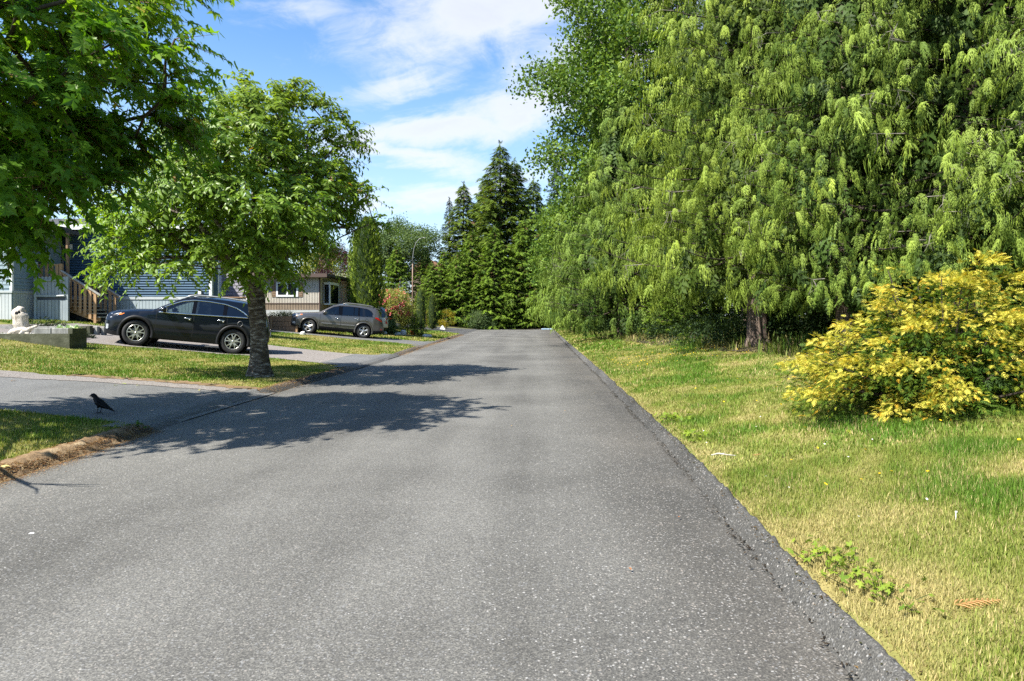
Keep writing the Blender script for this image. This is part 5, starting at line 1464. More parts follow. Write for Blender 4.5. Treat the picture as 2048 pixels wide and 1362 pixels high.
V, F, C = scatter(tv, tf, np.stack([q.normal(0, .2, nn), q.normal(0, .1, nn), 0 * a_], -1), np.stack([np.cos(a_) * .8, np.sin(a_) * .8, q.uniform(.5, 1.6, nn)], -1), q.normal(0, 1, (nn, 3)) + [0, 0, 1], ln, lerpc((.16, .18, .04), (.50, .40, .22), q.random(nn)))
tag(link('blades', np_mesh('blades', V, F, M['grass'], C), og), kind='stuff')
for i, (px, lb) in enumerate(((538, 'small yellow flowered plant behind the plank wall post'), (551, 'small green plant on the plank wall beside the grass tuft'))):
    yp = empty('small_plant', (wx(px, TY), TY + .3, tz1 - .05), 0, lb, 'plant'); nn = 30; q = np.random.default_rng(30 + i)
    V, F, C = scatter(*clump_template(5, 3, .7, .3), q.normal(0, 1, (nn, 3)) * [.12, .08, .05] + [0, 0, .12], q.normal(0, 1, (nn, 3)), q.normal(0, 1, (nn, 3)), np.full(nn, .08), lerpc((.08, .14, .02), (.5, .4, .03) if i == 0 else (.2, .26, .05), q.random(nn)))
    tag(link('leaves', np_mesh('leaves', V, F, M['leaf'], C), yp), kind='stuff')

# street lamp
LY = 60.0
lx = wx(825, LY)
sl = empty('street_lamp', (lx, LY, gz(lx, LY)), 0, 'tall rusty street lamp with curved arm above the red flowering shrub', 'street lamp')
h0 = gz(lx, LY)
M['rust_pole'] = mottled('rust_pole', [(.3, (.17, .095, .06)), (.55, (.25, .17, .125)), (.7, (.32, .29, .26))], 1.2, .6, .1, 30, (3, 3, .3))
M['grey_metal'] = simple('grey_metal', (.22, .22, .215), .5, .5)
MB().tube([(0, 0, 0), (0, 0, 3), (.01, 0, 5.6)], [.055, .05, .042], 10).build('pole', M['rust_pole'], sl, True)
arm = [(.01, 0, 5.6), (.03, 0, 6.5), (.12, 0, 7.2), (.32, 0, 7.75), (.62, 0, 8.1), (.95, 0, 8.2)]
arm = [(x, y, z - h0 * .6) for x, y, z in arm]; arm[0] = (.01, 0, 5.55)
MB().tube(arm, [.036, .032, .028, .025, .022, .022], 8).build('arm', M['grey_metal'], sl, True)
hd = MB().ball((1.05, 0, arm[-1][2] - .02), .16, .08, .04, 2); hd.build('lamp_head', M['grey_metal'], sl, True)
# lantern post beside the hedge
lpx = wx(655.5, 42); lp = empty('lantern_post', (lpx, 42, gz(lpx, 42)), 0, 'thin reddish lantern post at the corner of the beige home', 'lamp')
MB().tube([(0, 0, 0), (0, 0, 1.9)], .05, 8).build('pole', simple('post_red', (.22, .05, .045), .5), lp)
MB().lathe([(.06, 1.9), (.11, 1.95), (.14, 2.2), (.16, 2.22), (.05, 2.36), (.0, 2.38)], 8).build('lantern', M['dark_door'], lp)

# --- raised timber bed with driftwood at the left
M['mossy'] = mottled('mossy', [(.25, (.030, .034, .018)), (.5, (.065, .068, .042)), (.75, (.13, .135, .10))], 3.0, .9, .5, 16, (1, 1, 1.2), 7)
M['weathered'] = mottled('weathered', [(.3, (.13, .13, .12)), (.7, (.30, .30, .28))], 4, .9, .4, 18, (2, 2, .6))
M['drift'] = mottled('drift', [(.28, (.15, .12, .09)), (.42, (.42, .37, .30)), (.7, (.66, .61, .53))], 3.2, .85, .9, 14, (5, 5, 1.5), 8)
M['pebbles'] = mottled('pebbles', [(.3, (.28, .28, .27)), (.6, (.55, .55, .53)), (.75, (.75, .74, .72))], 30, .9, .9, 30)
pb = empty('raised_bed', (0, 0, 0), 0, 'mossy dark concrete raised bed in front of the house steps', 'planter')
cx0, cy0 = -12.65, 18.55; ztop = 1.02
one('front_wall', M['mossy'], pb, -15.6, cx0, cy0, cy0 + .12, .45, ztop)
one('front_wall', M['mossy'], pb, -18.6, -15.607, cy0 + .002, cy0 + .122, .6, ztop + .012)
one('side_wall', M['mossy'], pb, cx0 - .12, cx0 - .002, cy0 + .122, cy0 + .72, .4, ztop + .14)
one('back_wall', M['weathered'], pb, -18.6, -13.95, cy0 + 2.2, cy0 + 2.3, .7, ztop + .17)
for a, b in ((-13.72, -13.26), (-13.24, cx0 - .125)): MB().box(a, b, cy0 + .14, cy0 + .26, ztop - .06, ztop + .15, bev=.012).build('block', M['weathered'], pb)
one('gravel_bed', M['pebbles'], pb, -18.6, cx0 - .122, cy0 + .123, cy0 + .715, .5, ztop - .045)
one('gravel_bed', M['pebbles'], pb, -18.6, -13.8, cy0 + .717, cy0 + 2.2, .5, ztop - .047)
# loose pebbles on the bed
q = np.random.default_rng(12); nn = 900
bm = bmesh.new(); bmesh.ops.create_icosphere(bm, subdivisions=1, radius=1); bm.verts.index_update()
tv = np.array([v.co[:] for v in bm.verts]); tf = np.array([[v.index for v in f.verts] for f in bm.faces]); bm.free()
P = np.stack([q.uniform(-16.5, -13.85, nn), q.uniform(cy0 + .13, cy0 + 1.6, nn), np.full(nn, ztop - .035)], -1)
V, F, C = scatter(tv, tf, P, q.normal(0, 1, (nn, 3)), q.normal(0, 1, (nn, 3)), np.stack([q.uniform(.02, .045, nn), q.uniform(.02, .035, nn), q.uniform(.012, .025, nn)], -1), lerpc((.35, .35, .34), (.72, .71, .69), q.random(nn)))
tag(link('pebbles', np_mesh('pebbles', V, F, M['grass'], C), pb), kind='stuff')
db = empty('wooden_planter', (0, 0, 0), 0, 'dark low planter of short timbers beside the nose of the black car', 'planter')
for i, (a, b) in enumerate(((-13.02, -12.72), (-12.70, -12.42), (-12.40, -12.12))):
    xx = -14.55 + i * .13; yy = 22.30 + i * .16
    MB().box(xx - .10, xx + .02, yy, yy + .15, .6, 1.18 - i * .025, bev=.012).build('timber', M['weathered'] if i else M['mossy'], db)
one('front_wall', M['mossy'], db, -14.95, -14.66, 22.30, 22.36, .6, 1.17)
one('soil', M['soil'], db, -14.95, -14.66, 22.362, 23.1, .6, 1.1)

# driftwood: an upright stump and a lying limb
def noisy_tube(pts, rad, seed, n=14, k=26, amp=.16):
    r_ = np.random.default_rng(seed); P = np.array(pts, float); s = np.linspace(0, 1, len(P)); t = np.linspace(0, 1, k)
    Q = np.stack([np.interp(t, s, P[:, i]) for i in range(3)], -1); rr = np.interp(t, s, rad)
    mb = MB(); mb.tube(Q, rr, n); V = np.array(mb.v); ph = r_.uniform(0, 6.28, 6)
    for i in range(k):
        for j in range(n):
            a = 2 * math.pi * j / n; q = 1 + amp * (math.sin(3 * a + ph[0] + t[i] * 4) + .7 * math.sin(7 * a + ph[1]) + .6 * math.sin(t[i] * 17 + ph[2] + a)) + r_.normal(0, .03)
            V[i * n + j] = Q[i] + (V[i * n + j] - Q[i]) * q
    mb.v = [tuple(v) for v in V]; return mb
dz = ztop - .06
d1 = empty('driftwood_stump', (wx(42, 19.6), 19.6, dz), 0, 'upright bleached driftwood stump with knot holes', 'driftwood')
b_ = noisy_tube([(.03, 0, -.02), (.02, 0, .25), (0, 0, .5), (-.03, 0, .66), (.02, 0, .80)], [.155, .17, .185, .15, .07], 3, 16, 24)
b_.build('stump', M['drift'], d1, True)
noisy_tube([(.13, -.03, -.02), (.16, -.02, .3), (.17, 0, .55)], [.07, .06, .02], 4, 10, 14).build('spur', M['drift'], d1, True)
for (a, z, s) in ((-1.7, .62, .045), (-1.25, .66, .035), (-2.0, .45, .04), (-1.9, .28, .025)):
    MB().ball((.15 * math.cos(a), .15 * math.sin(a), z), s, s * .6, s * 1.2, 2, .15).build('knot_hole', M['dark_void'], d1, True)
d2 = empty('driftwood_limb', (wx(38, 18.9), 18.9, dz), 0, 'long pale driftwood limb lying on the gravel bed', 'driftwood')
noisy_tube([(-.36, .1, .03), (-.2, .05, .11), (.05, 0, .15), (.22, 0, .13), (.36, 0, .20), (.50, .02, .27)], [.045, .085, .095, .08, .05, .025], 7, 12, 26, .12).build('limb', M['drift'], d2, True)
noisy_tube([(.17, 0, .14), (.13, -.10, .05), (.09, -.16, -.02)], [.06, .05, .035], 8, 10, 12).build('spur', M['drift'], d2, True)
noisy_tube([(.22, 0, .12), (.27, -.04, .05), (.31, -.08, -.02)], [.055, .05, .04], 9, 10, 12).build('spur', M['drift'], d2, True)
# succulents and the dark ground juniper
for i, (px, lb) in enumerate(((119.5, 'left pale green succulent rosette on the bed corner'), (138.5, 'middle pale succulent cluster on the bed corner'), (154, 'right pale succulent rosette on the bed corner'))):
    y = 19.05 + i * .35
    o = empty('succulent', (wx(px, y), y, ztop + .05), 0, lb, 'succulent', 'succulents on the raised bed')
    q = np.random.default_rng(40 + i); nn = 90; a_ = q.uniform(0, 6.28, nn); e_ = q.uniform(.1, 1.5, nn)
    D = np.stack([np.cos(a_) * np.cos(e_), np.sin(a_) * np.cos(e_), np.sin(e_)], -1)
    tv = np.array([[0, -.1, 0], [.6, -.22, .08], [1, 0, .12], [.6, .22, .08], [0, .1, 0]]); tf = np.array([[0, 1, 3], [0, 3, 4], [1, 2, 3]])
    V, F, C = scatter(tv, tf, D * q.uniform(0, .06, (nn, 1)) + [0, 0, .03], D, q.normal(0, .3, (nn, 3)) + [0, 0, 1], q.uniform(.07, .13, nn), lerpc((.28, .42, .22), (.62, .72, .52), q.random(nn)))
    crown_obj('leaves', V, F, C, o)
def mound(name, x, y, z, rx, ry, h, n, cols, label, seed, cat='shrub', size=.12):
    o = empty(name, (x, y, z), 0, label, cat); q = np.random.default_rng(seed)
    a_ = q.uniform(0, 6.28, n); r1 = np.sqrt(q.random(n)); P = np.stack([rx * r1 * np.cos(a_), ry * r1 * np.sin(a_), h * (1 - r1 ** 2) * q.uniform(.4, 1.05, n) + .03], -1)
    D = np.stack([np.cos(a_), np.sin(a_), q.uniform(-.1, .9, n)], -1)
    V, F, C = scatter(YEW_FR[0], YEW_FR[1], P, D, q.normal(0, .6, (n, 3)) + [0, 0, 1], size * q.uniform(.7, 1.3, n), lerpc(cols[0], cols[1], q.random(n)))
    crown_obj('crown', V, F, C, o, 'needle'); return o
mound('ground_juniper', -15.9, 21.9, .82, 1.15, .7, .58, 900, ((.008, .018, .008), (.035, .055, .022)), 'low dark juniper below the grey board screen', 50)
mound('ground_juniper', -14.6, 21.4, .75, .7, .5, .34, 420, ((.008, .018, .008), (.035, .055, .022)), 'smaller dark juniper right of the driftwood', 51)
mound('garden_plant', wx(235, 26), 26, gz(-15.9, 26), .5, .3, .22, 160, ((.05, .08, .02), (.2, .2, .06)), 'scrubby plants at the foot of the wooden stairs', 52, 'plant')
# ------------------------------------------------------------------ cars
M['paint_black'] = simple('paint_black', (.003, .005, .009), .25, 0, .15, .6)
M['paint_grey'] = simple('paint_grey', (.115, .108, .10), .32, .55, .5, 1.0)
M['paint_silver'] = simple('paint_silver', (.36, .36, .35), .3, .4, .5, .8)
M['plastic_black'] = simple('plastic_black', (.012, .012, .013), .5, 0, .25)
M['pillar_black'] = simple('pillar_black', (.003, .003, .004), .2, 0, .2)
M['rubber'] = simple('rubber', (.020, .020, .020), .85)
M['alloy'] = simple('alloy', (.55, .54, .50), .28, .85)
M['chrome'] = simple('chrome', (.75, .75, .75), .12, 1.0)
M['seam'] = simple('seam', (.004, .004, .004), .9)
M['car_glass'] = glassy('car_glass', (.50, .56, .55), .04)
M['privacy_glass'] = glassy('privacy_glass', (.10, .11, .12), .05)
M['seat_cloth'] = simple('seat_cloth', (.03, .03, .032), .9)
M['lamp_clear'] = simple('lamp_clear', (.58, .61, .64), .12, .3, .6, 1.0)
M['lamp_red'] = simple('lamp_red', (.42, .012, .012), .15, 0, .5, 1.0)
M['lamp_amber'] = simple('lamp_amber', (.75, .20, .015), .2, 0, .5, .8)
M['plate'] = simple('plate', (.7, .7, .72), .5)

def wheel(root, x, y, side, rt, spokes, style, steer=0.0):
    w = .235; mb = MB()
    prof = [(rt * .64, -w * .38), (rt * .70, -w * .47), (rt * .86, -w * .5), (rt * .965, -w * .43), (rt, -w * .28), (rt, w * .28), (rt * .965, w * .43), (rt * .86, w * .5), (rt * .70, w * .47), (rt * .64, w * .38)]
    # outer face is -y
    tyre_m = MB().lathe(prof, 40, 'y').mesh('tyre', M['rubber'], True)
    ty = link('wheel', tyre_m, root)
    ty.location = (x, y, rt); ty.rotation_euler = (0, 0, (0 if side < 0 else math.pi) + steer)
    r1 = rt * .655
    rim = MB().lathe([(r1, -w * .40), (r1 * 1.0, -w * .47), (r1 * .93, -w * .47), (r1 * .91, -w * .40), (r1 * .90, w * .3), (r1, w * .32)], 40, 'y').build('rim', M['alloy'], ty, True)
    MB().lathe([(0, -w * .12), (r1 * .62, -w * .12), (r1 * .62, -w * .02), (0, -w * .02)], 28, 'y').build('brake_disc', M['grey_metal'], ty)
    MB().lathe([(0, w * .1), (r1 * .95, w * .1), (r1 * .95, w * .16), (0, w * .16)], 28, 'y').build('wheel_back', M['dark_void'], ty)
    MB().lathe([(0, -w * .50), (r1 * .13, -w * .49), (r1 * .17, -w * .43), (r1 * .17, -w * .15)], 20, 'y').build('hub', M['alloy'], ty, True)
    for k in range(spokes):
        a = 2 * math.pi * k / spokes + math.pi / 2
        if style == 'twin':       # a stem that forks towards the rim
            mb = MB(); c, s = math.cos(a), math.sin(a)
            def pt(r, t, yy): return (r * c - t * s, yy, r * s + t * c)
            for sgn in (-1, 1):
                vs = []
                for r, t0, t1, yo in ((r1 * .12, 0, r1 * .12, -w * .46), (r1 * .52, 0.0, r1 * .15, -w * .47), (r1 * .60, r1 * .05, r1 * .19, -w * .47), (r1 * .95, r1 * .20, r1 * .34, -w * .45)):
                    vs += [pt(r, sgn * t0, yo), pt(r, sgn * t1, yo), pt(r, sgn * t1, yo + .045), pt(r, sgn * t0, yo + .045)]
                fs = []
                for i in range(3):
                    b = i * 4; fs += [(b, b + 1, b + 5, b + 4), (b + 1, b + 2, b + 6, b + 5), (b + 3, b, b + 4, b + 7), (b + 2, b + 3, b + 7, b + 6)]
                mb.add(vs, fs)
        else:
            mb = MB(); c, s = math.cos(a), math.sin(a); vs = []
            for r, t, yo in ((r1 * .12, r1 * .16, -w * .45), (r1 * .5, r1 * .15, -w * .42), (r1 * .95, r1 * .24, -w * .42)):
                for tt, yy in ((-t, yo + .01), (0, yo - .012), (t, yo + .01), (t, yo + .05), (-t, yo + .05)): vs.append((r * c - tt * s, yy, r * s + tt * c))
            fs = []
            for i in range(2):
                for j in range(5): fs.append((i * 5 + j, i * 5 + (j + 1) % 5, i * 5 + 5 + (j + 1) % 5, i * 5 + 5 + j))
            mb.add(vs, fs)
        mb.build('spoke', M['alloy'], ty)
    return ty

def make_car(label, cat, P, paint, near_contact, theta, slope, group=None, name='parked_car'):
    root = empty(name, (0, 0, 0), 0, label, cat, group)
    f = lambda k: (lambda x: np.interp(x, *zip(*P[k])))
    W, ZC, ZE, ZW, ZB, YT, ZS = (f(k) for k in ('W', 'zc', 'ze', 'zw', 'zb', 'yt', 'zs'))
    L, ax, rx, rt, Ra = P['L'], P['ax'], P['rx'], P['rt'], P['Ra']
    xs = set(np.round(np.arange(0, L + .001, .05), 4)) | {L}
    for c in (ax, rx): xs |= set(np.round(np.arange(c - Ra - .02, c + Ra + .021, .02), 4))
    cuts = P['cuts']
    for c in cuts: xs |= {round(c - .007, 4), round(c + .007, 4)}
    for a, b, *_ in P['glass']: xs |= {a, b}
    xs |= {P['ws'][0], P['ws'][1], P['rw'][0], P['rw'][1], .02, .08}
    xs = np.array(sorted(x for x in xs if 0 <= x <= L))
    keep = [0]
    for i in range(1, len(xs)):
        if xs[i] - xs[keep[-1]] > .006: keep.append(i)
    xs = xs[keep]
    rows = []
    for x in xs:
        w = W(x); zb = float(ZS(x))
        for c in (ax, rx):
            if abs(x - c) < Ra: zb = max(zb, rt + math.sqrt(Ra * Ra - (x - c) ** 2))
        zc = float(ZC(x)); ze = min(float(ZE(x)), zc - .004); z4 = min(float(ZB(x)), ze - .01); z5 = min(max(float(ZW(x)), z4 + .006), ze - .003)
        zm = max(.66, zb + .06); zm = min(zm, z4 - .05)
        z3 = max(z4 - .10, zm + .02)
        y6 = float(YT(x)); y4 = w * .962; k5 = (z5 - z4) / max(ze - z4, .02); y5 = y4 + (y6 - y4) * k5 + .012 * math.sin(math.pi * k5)
        zlo = min(zb, zm - .03)
        rows.append([(w * .955, zlo), (w * .985, zlo + .30 * (zm - zlo)), (w, zm), (w * .998, (zm + z3) / 2), (w * .988, z3), (y4, z4), (y5, z5), (y6, ze), (y6 * .80, ze + (zc - ze) * .55), (y6 * .45, ze + (zc - ze) * .88), (0, zc)])
    rows = np.array(rows); nR = rows.shape[1]
    parts = {}
    def put(key, quad): parts.setdefault(key, []).append(quad)
    def pos(i, j, s): return (float(xs[i]), s * float(rows[i, j, 0]), float(rows[i, j, 1]))
    for i in range(len(xs) - 1):
        xm = (xs[i] + xs[i + 1]) / 2
        gapx = any(abs(xm - c) < .0071 for c in cuts)
        for j in range(nR - 1):
            for s in (-1, 1):
                key = 'body'
                if j < 5:
                    low = rows[i, j, 1] < .86
                    for nm, a, b, bl in P['doors']:
                        if a < xm < (bl if low else b): key = (nm, s)
                    if gapx and not (low and xm > P['doors'][-1][3]) and j > 0: key = 'seam'
                    if j == 0 and P.get('clad', True): key = 'sill_cladding'
                    if P.get('bumper') and xm > P['bumper'][1] and rows[i, j + 1, 1] < P['bumper'][0]: key = 'bumper'
                elif j == 5:
                    for a, b, kind in P['glass']:
                        if a <= xm <= b: key = (kind, s, a)
                    if key == 'body' and P['glass'][0][0] <= xm <= P['glass'][-1][1]: key = 'pillar'
                elif j >= 7:
                    if P['ws'][0] <= xm <= P['ws'][1]: key = 'windshield'
                    elif P['rw'][0] <= xm <= P['rw'][1]: key = 'rear_window'
                q = [pos(i, j, s), pos(i + 1, j, s), pos(i + 1, j + 1, s), pos(i, j + 1, s)]
                put(key, q if s < 0 else q[::-1])
    for i, rev in ((0, True), (len(xs) - 1, False)):
        for j in range(nR - 1):
            q = [pos(i, j, -1), pos(i, j, 1), pos(i, j + 1, 1), pos(i, j + 1, -1)]
            put('body', q[::-1] if rev else q)
    mats = {'body': paint, 'seam': M['seam'], 'sill_cladding': M['plastic_black'], 'bumper': M['plastic_black'], 'pillar': M['pillar_black'], 'windshield': M['car_glass'], 'rear_window': M['privacy_glass']}
    doors = {}
    for key, quads in parts.items():
        nm = key if isinstance(key, str) else key[0]
        idx = {}; vs = []; fs = []
        for q in quads:
            fc = []
            for p in q:
                kk = tuple(round(c, 4) for c in p)
                if kk not in idx: idx[kk] = len(vs); vs.append(kk)
                if not fc or fc[-1] != idx[kk]: fc.append(idx[kk])
            if len(set(fc)) >= 3: fs.append(fc if fc[0] != fc[-1] else fc[:-1])
        me = bpy.data.meshes.new(nm); me.from_pydata(vs, [], fs)
        me.polygons.foreach_set('use_smooth', [True] * len(me.polygons))
        if nm in mats: m = mats[nm]
        elif nm == 'window_clear': m = M['car_glass']
        elif nm == 'window_tinted': m = M['privacy_glass']
        else: m = paint
        me.materials.append(m)
        o = link({'window_clear': 'side_window', 'window_tinted': 'side_window'}.get(nm, nm), me, root)
        sharp(o, 38)
        if nm in ('front_door', 'rear_door'): doors[key] = o
    # dark inner shell: floor, wheel wells, seats
    MB().box(.35, L - .3, -.72, .72, .24, .34).build('underbody', M['dark_void'], root)
    for c in (ax, rx):
        for s in (-1, 1):
            MB().lathe([(0.02, -s * .20), (Ra + .012, -s * .20), (Ra + .012, s * .17)], 28, 'y', (c, s * (W(c) - .21), rt)).build('wheel_well', M['dark_void'], root)
    if P.get('inside', True):
        zf = .55
        for x, yy, wd in ((2.25, -.38, .5), (2.25, .38, .5), (3.15, 0, 1.25)):
            se = MB(); se.box(x - .25, x + .25, yy - wd / 2, yy + wd / 2, .42, zf + .12, bev=.05)
            se.bar((x + .22, yy, zf + .05), (x + .40, yy, zf + .62), .14, wd, (0, 1, 0)); so = se.build('seat', M['seat_cloth'], root)
            for hy in ([yy] if wd < 1 else [yy - .38, yy + .38]):
                MB().box(x + .36, x + .46, hy - .13, hy + .13, zf + .64, zf + .82, bev=.03).build('headrest', M['seat_cloth'], so)
        MB().box(1.42, 1.80, -.72, .72, .6, P['cowl'] - .06, bev=.04).build('dashboard', M['seat_cloth'], root)
        swm = MB(); a_ = [(1.90 + .06 * math.sin(t), -.38 + .18 * math.cos(t), .95 + .17 * math.sin(t)) for t in np.linspace(0, 2 * math.pi, 20)]
        swm.tube(a_, .014, 6, cap=False); swm.bar(a_[0], a_[10], .03, .03); swm.build('steering_wheel', M['plastic_black'], root)
    st_ = P['spokes']
    for s in (-1, 1):
        wheel(root, ax, s * (W(ax) - .135), s, rt, *st_, steer=P.get('steer', 0))
        wheel(root, rx, s * (W(rx) - .135), s, rt, *st_)
    # arch mouldings
    for c in (ax, rx):
        for s in (-1, 1):
            mb = MB(); vs = []; fs = []; tt = np.linspace(-.22, math.pi + .22, 30)
            for t in tt:
                for r_, o_ in ((Ra - .012, -.02), (Ra - .012, .016), (Ra + P['flare'], .014), (Ra + P['flare'] + .012, -.01)):
                    x = c + r_ * math.cos(t); z = rt + r_ * math.sin(t)
                    vs.append((x, s * (float(W(min(max(x, 0), L))) * (1 if z > .6 else .985) + o_), z))
            for i in range(len(tt) - 1):
                for j in range(3): fs.append((i * 4 + j, i * 4 + j + 1, i * 4 + 5 + j, i * 4 + 4 + j))
            mb.add(vs, fs).build('wheel_arch', M['plastic_black'] if P['clad_arch'] else paint, root, True)
    yb = lambda x, z=None: float(W(x)) * .962
    def side_curve(fz, x0, x1, off, n=26, jj=5):
        out = []
        for x in np.linspace(x0, x1, n):
            i = np.array([np.interp(x, xs, rows[:, jj, k]) for k in (0, 1)])
            out.append((x, i[0] + off, i[1]))
        return out
    g0, g1 = P['glass'][0][0], P['glass'][-1][1]
    for s in (-1, 1):
        for jj, nm in ((5, 'belt_trim'), (6, 'window_trim')):
            pts = [(x, s * y, z) for x, y, z in side_curve(None, g0, g1 + .02, .010, 40, jj)]
            MB().tube(pts, .019 if P['chrome'] else .007, 6).build(nm, M['chrome'] if P['chrome'] else M['plastic_black'], root, True)
        # handles
        for key, hx in zip(('front_door', 'rear_door'), P['handles']):
            d = doors.get((key, s))
            z = float(ZB(hx)) - P['hdrop']; y = s * (float(W(hx)) + .012)
            h = MB(); h.tube([(hx - .11, y - s * .03, z), (hx - .085, y + s * .015, z + .004), (hx + .085, y + s * .015, z + .004), (hx + .11, y - s * .03, z)], .017, 8)
            h.ball((hx + .055, y - s * .02, z - .03), .035, .012, .03, 1)
            h.build('door_handle', M['chrome'], d or root, True)
        # mirrors
        mxp = P['mirror']; z = float(ZB(mxp)) + .06; y = s * (yb(mxp) + .02)
        mb = MB(); mb.ball((mxp + .0, y + s * .13, z + .03), .085, .12, .085, 2); mo = mb.build('mirror', paint, root, True)
        MB().bar((mxp, y - s * .03, z - .05), (mxp, y + s * .10, z - .01), .06, .05).build('mirror_arm', M['plastic_black'], mo)
        MB().box(mxp + .07, mxp + .088, y + s * .13 - .085, y + s * .13 + .085, z - .03, z + .09, bev=.008).build('mirror_glass', M['chrome'], mo)
        # roof rail
        if P['rail']:
            a, b = P['rail']; pts = []
            for x in np.linspace(a, b, 16):
                k = min(1, (x - a) / .18, (b - x) / .18)
                pts.append((x, s * (float(YT(x)) - .06), float(ZE(x)) + .022 + .055 * max(0, k) ** .6))
            MB().tube(pts, .028, 6).build('roof_rail', M['paint_silver'] if P['chrome'] else M['grey_metal'], root, True)
        # lamps hug the body surface: patches pushed outward
        def patch(nm, m, pts, off=.012):
            vs = []
            for x, z in pts:
                i = int(np.argmin(abs(xs - x))); r_ = rows[i]
                y = float(np.interp(z, r_[:8, 1], r_[:8, 0])); vs.append((x, s * (y + off), z))
            n = len(vs); h = n // 2
            fs = [(i, i + 1, n - 2 - i, n - 1 - i) for i in range(h - 1)]
            vi = [(x, y - s * .05, z) for x, y, z in vs]
            fs += [(i, (i + 1) % n, (i + 1) % n + n, i + n) for i in range(n)]
            return MB().add(vs + vi, fs).build(nm, m, root)
        for nm, m, pts in P['patches']: patch(nm, M[m], pts)
        # fog lamp and fuel flap
        if P.get('moulding'):
            a, b, z0 = P['moulding']; mb = MB()
            for xx0, xx1 in ((a, cuts[1] - .01), (cuts[1] + .01, b)): mb.bar((xx0, s * (float(W(xx0)) + .006), z0), (xx1, s * (float(W(xx1)) + .006), z0 + .01), .022, .05)
            mb.build('side_moulding', M['grey_metal'], root)
    s = -1
    fx, fz = P['flap']; yy = s * (float(W(fx)) + .003)
    MB().tube([(fx + .075 * math.cos(t), yy, fz + .075 * math.sin(t)) for t in np.linspace(0, 2 * math.pi, 22)], .004, 4, cap=False).build('fuel_flap', M['grey_metal'] if P['chrome'] else M['plastic_black'], root)
    # front: grille, plate; rear: plate, wiper spoiler
    MB().box(-.018, .03, -.40, .40, .62, .76, bev=.01).build('grille', M['plastic_black'], root)
    MB().box(-.012, .03, -.42, .42, .36, .50, bev=.01).build('lower_grille', M['plastic_black'], root)
    MB().box(-.035, -.02, -.26, .26, .50, .61).build('licence_plate', M['plate'], root)
    MB().box(L + .004, L + .02, -.26, .26, .62, .74).build('licence_plate', M['plate'], root)
    if P.get('spoiler'):
        a, z = P['spoiler']; MB().prism([(a - .16, z - .01), (a + .13, z - .05), (a + .12, z - .075), (a - .16, z - .055)], -.56, .56).build('spoiler', paint, root)
    ae = P['aerial']; MB().bar((ae[0], 0, ae[1]), (ae[0] + .12, 0, ae[1] + .05), .03, .05).build('aerial', M['plastic_black'], root)
    # place: local x runs backwards along (cos theta, sin theta)
    root.rotation_euler = (0, math.atan(slope), theta)
    root.rotation_mode = 'XYZ'
    mt = Matrix.Rotation(theta, 4, 'Z') @ Matrix.Rotation(math.atan(slope), 4, 'Y')
    p = mt @ Vector((rx, -(float(W(rx)) - .02), 0))
    root.location = Vector(near_contact) - p
    return root

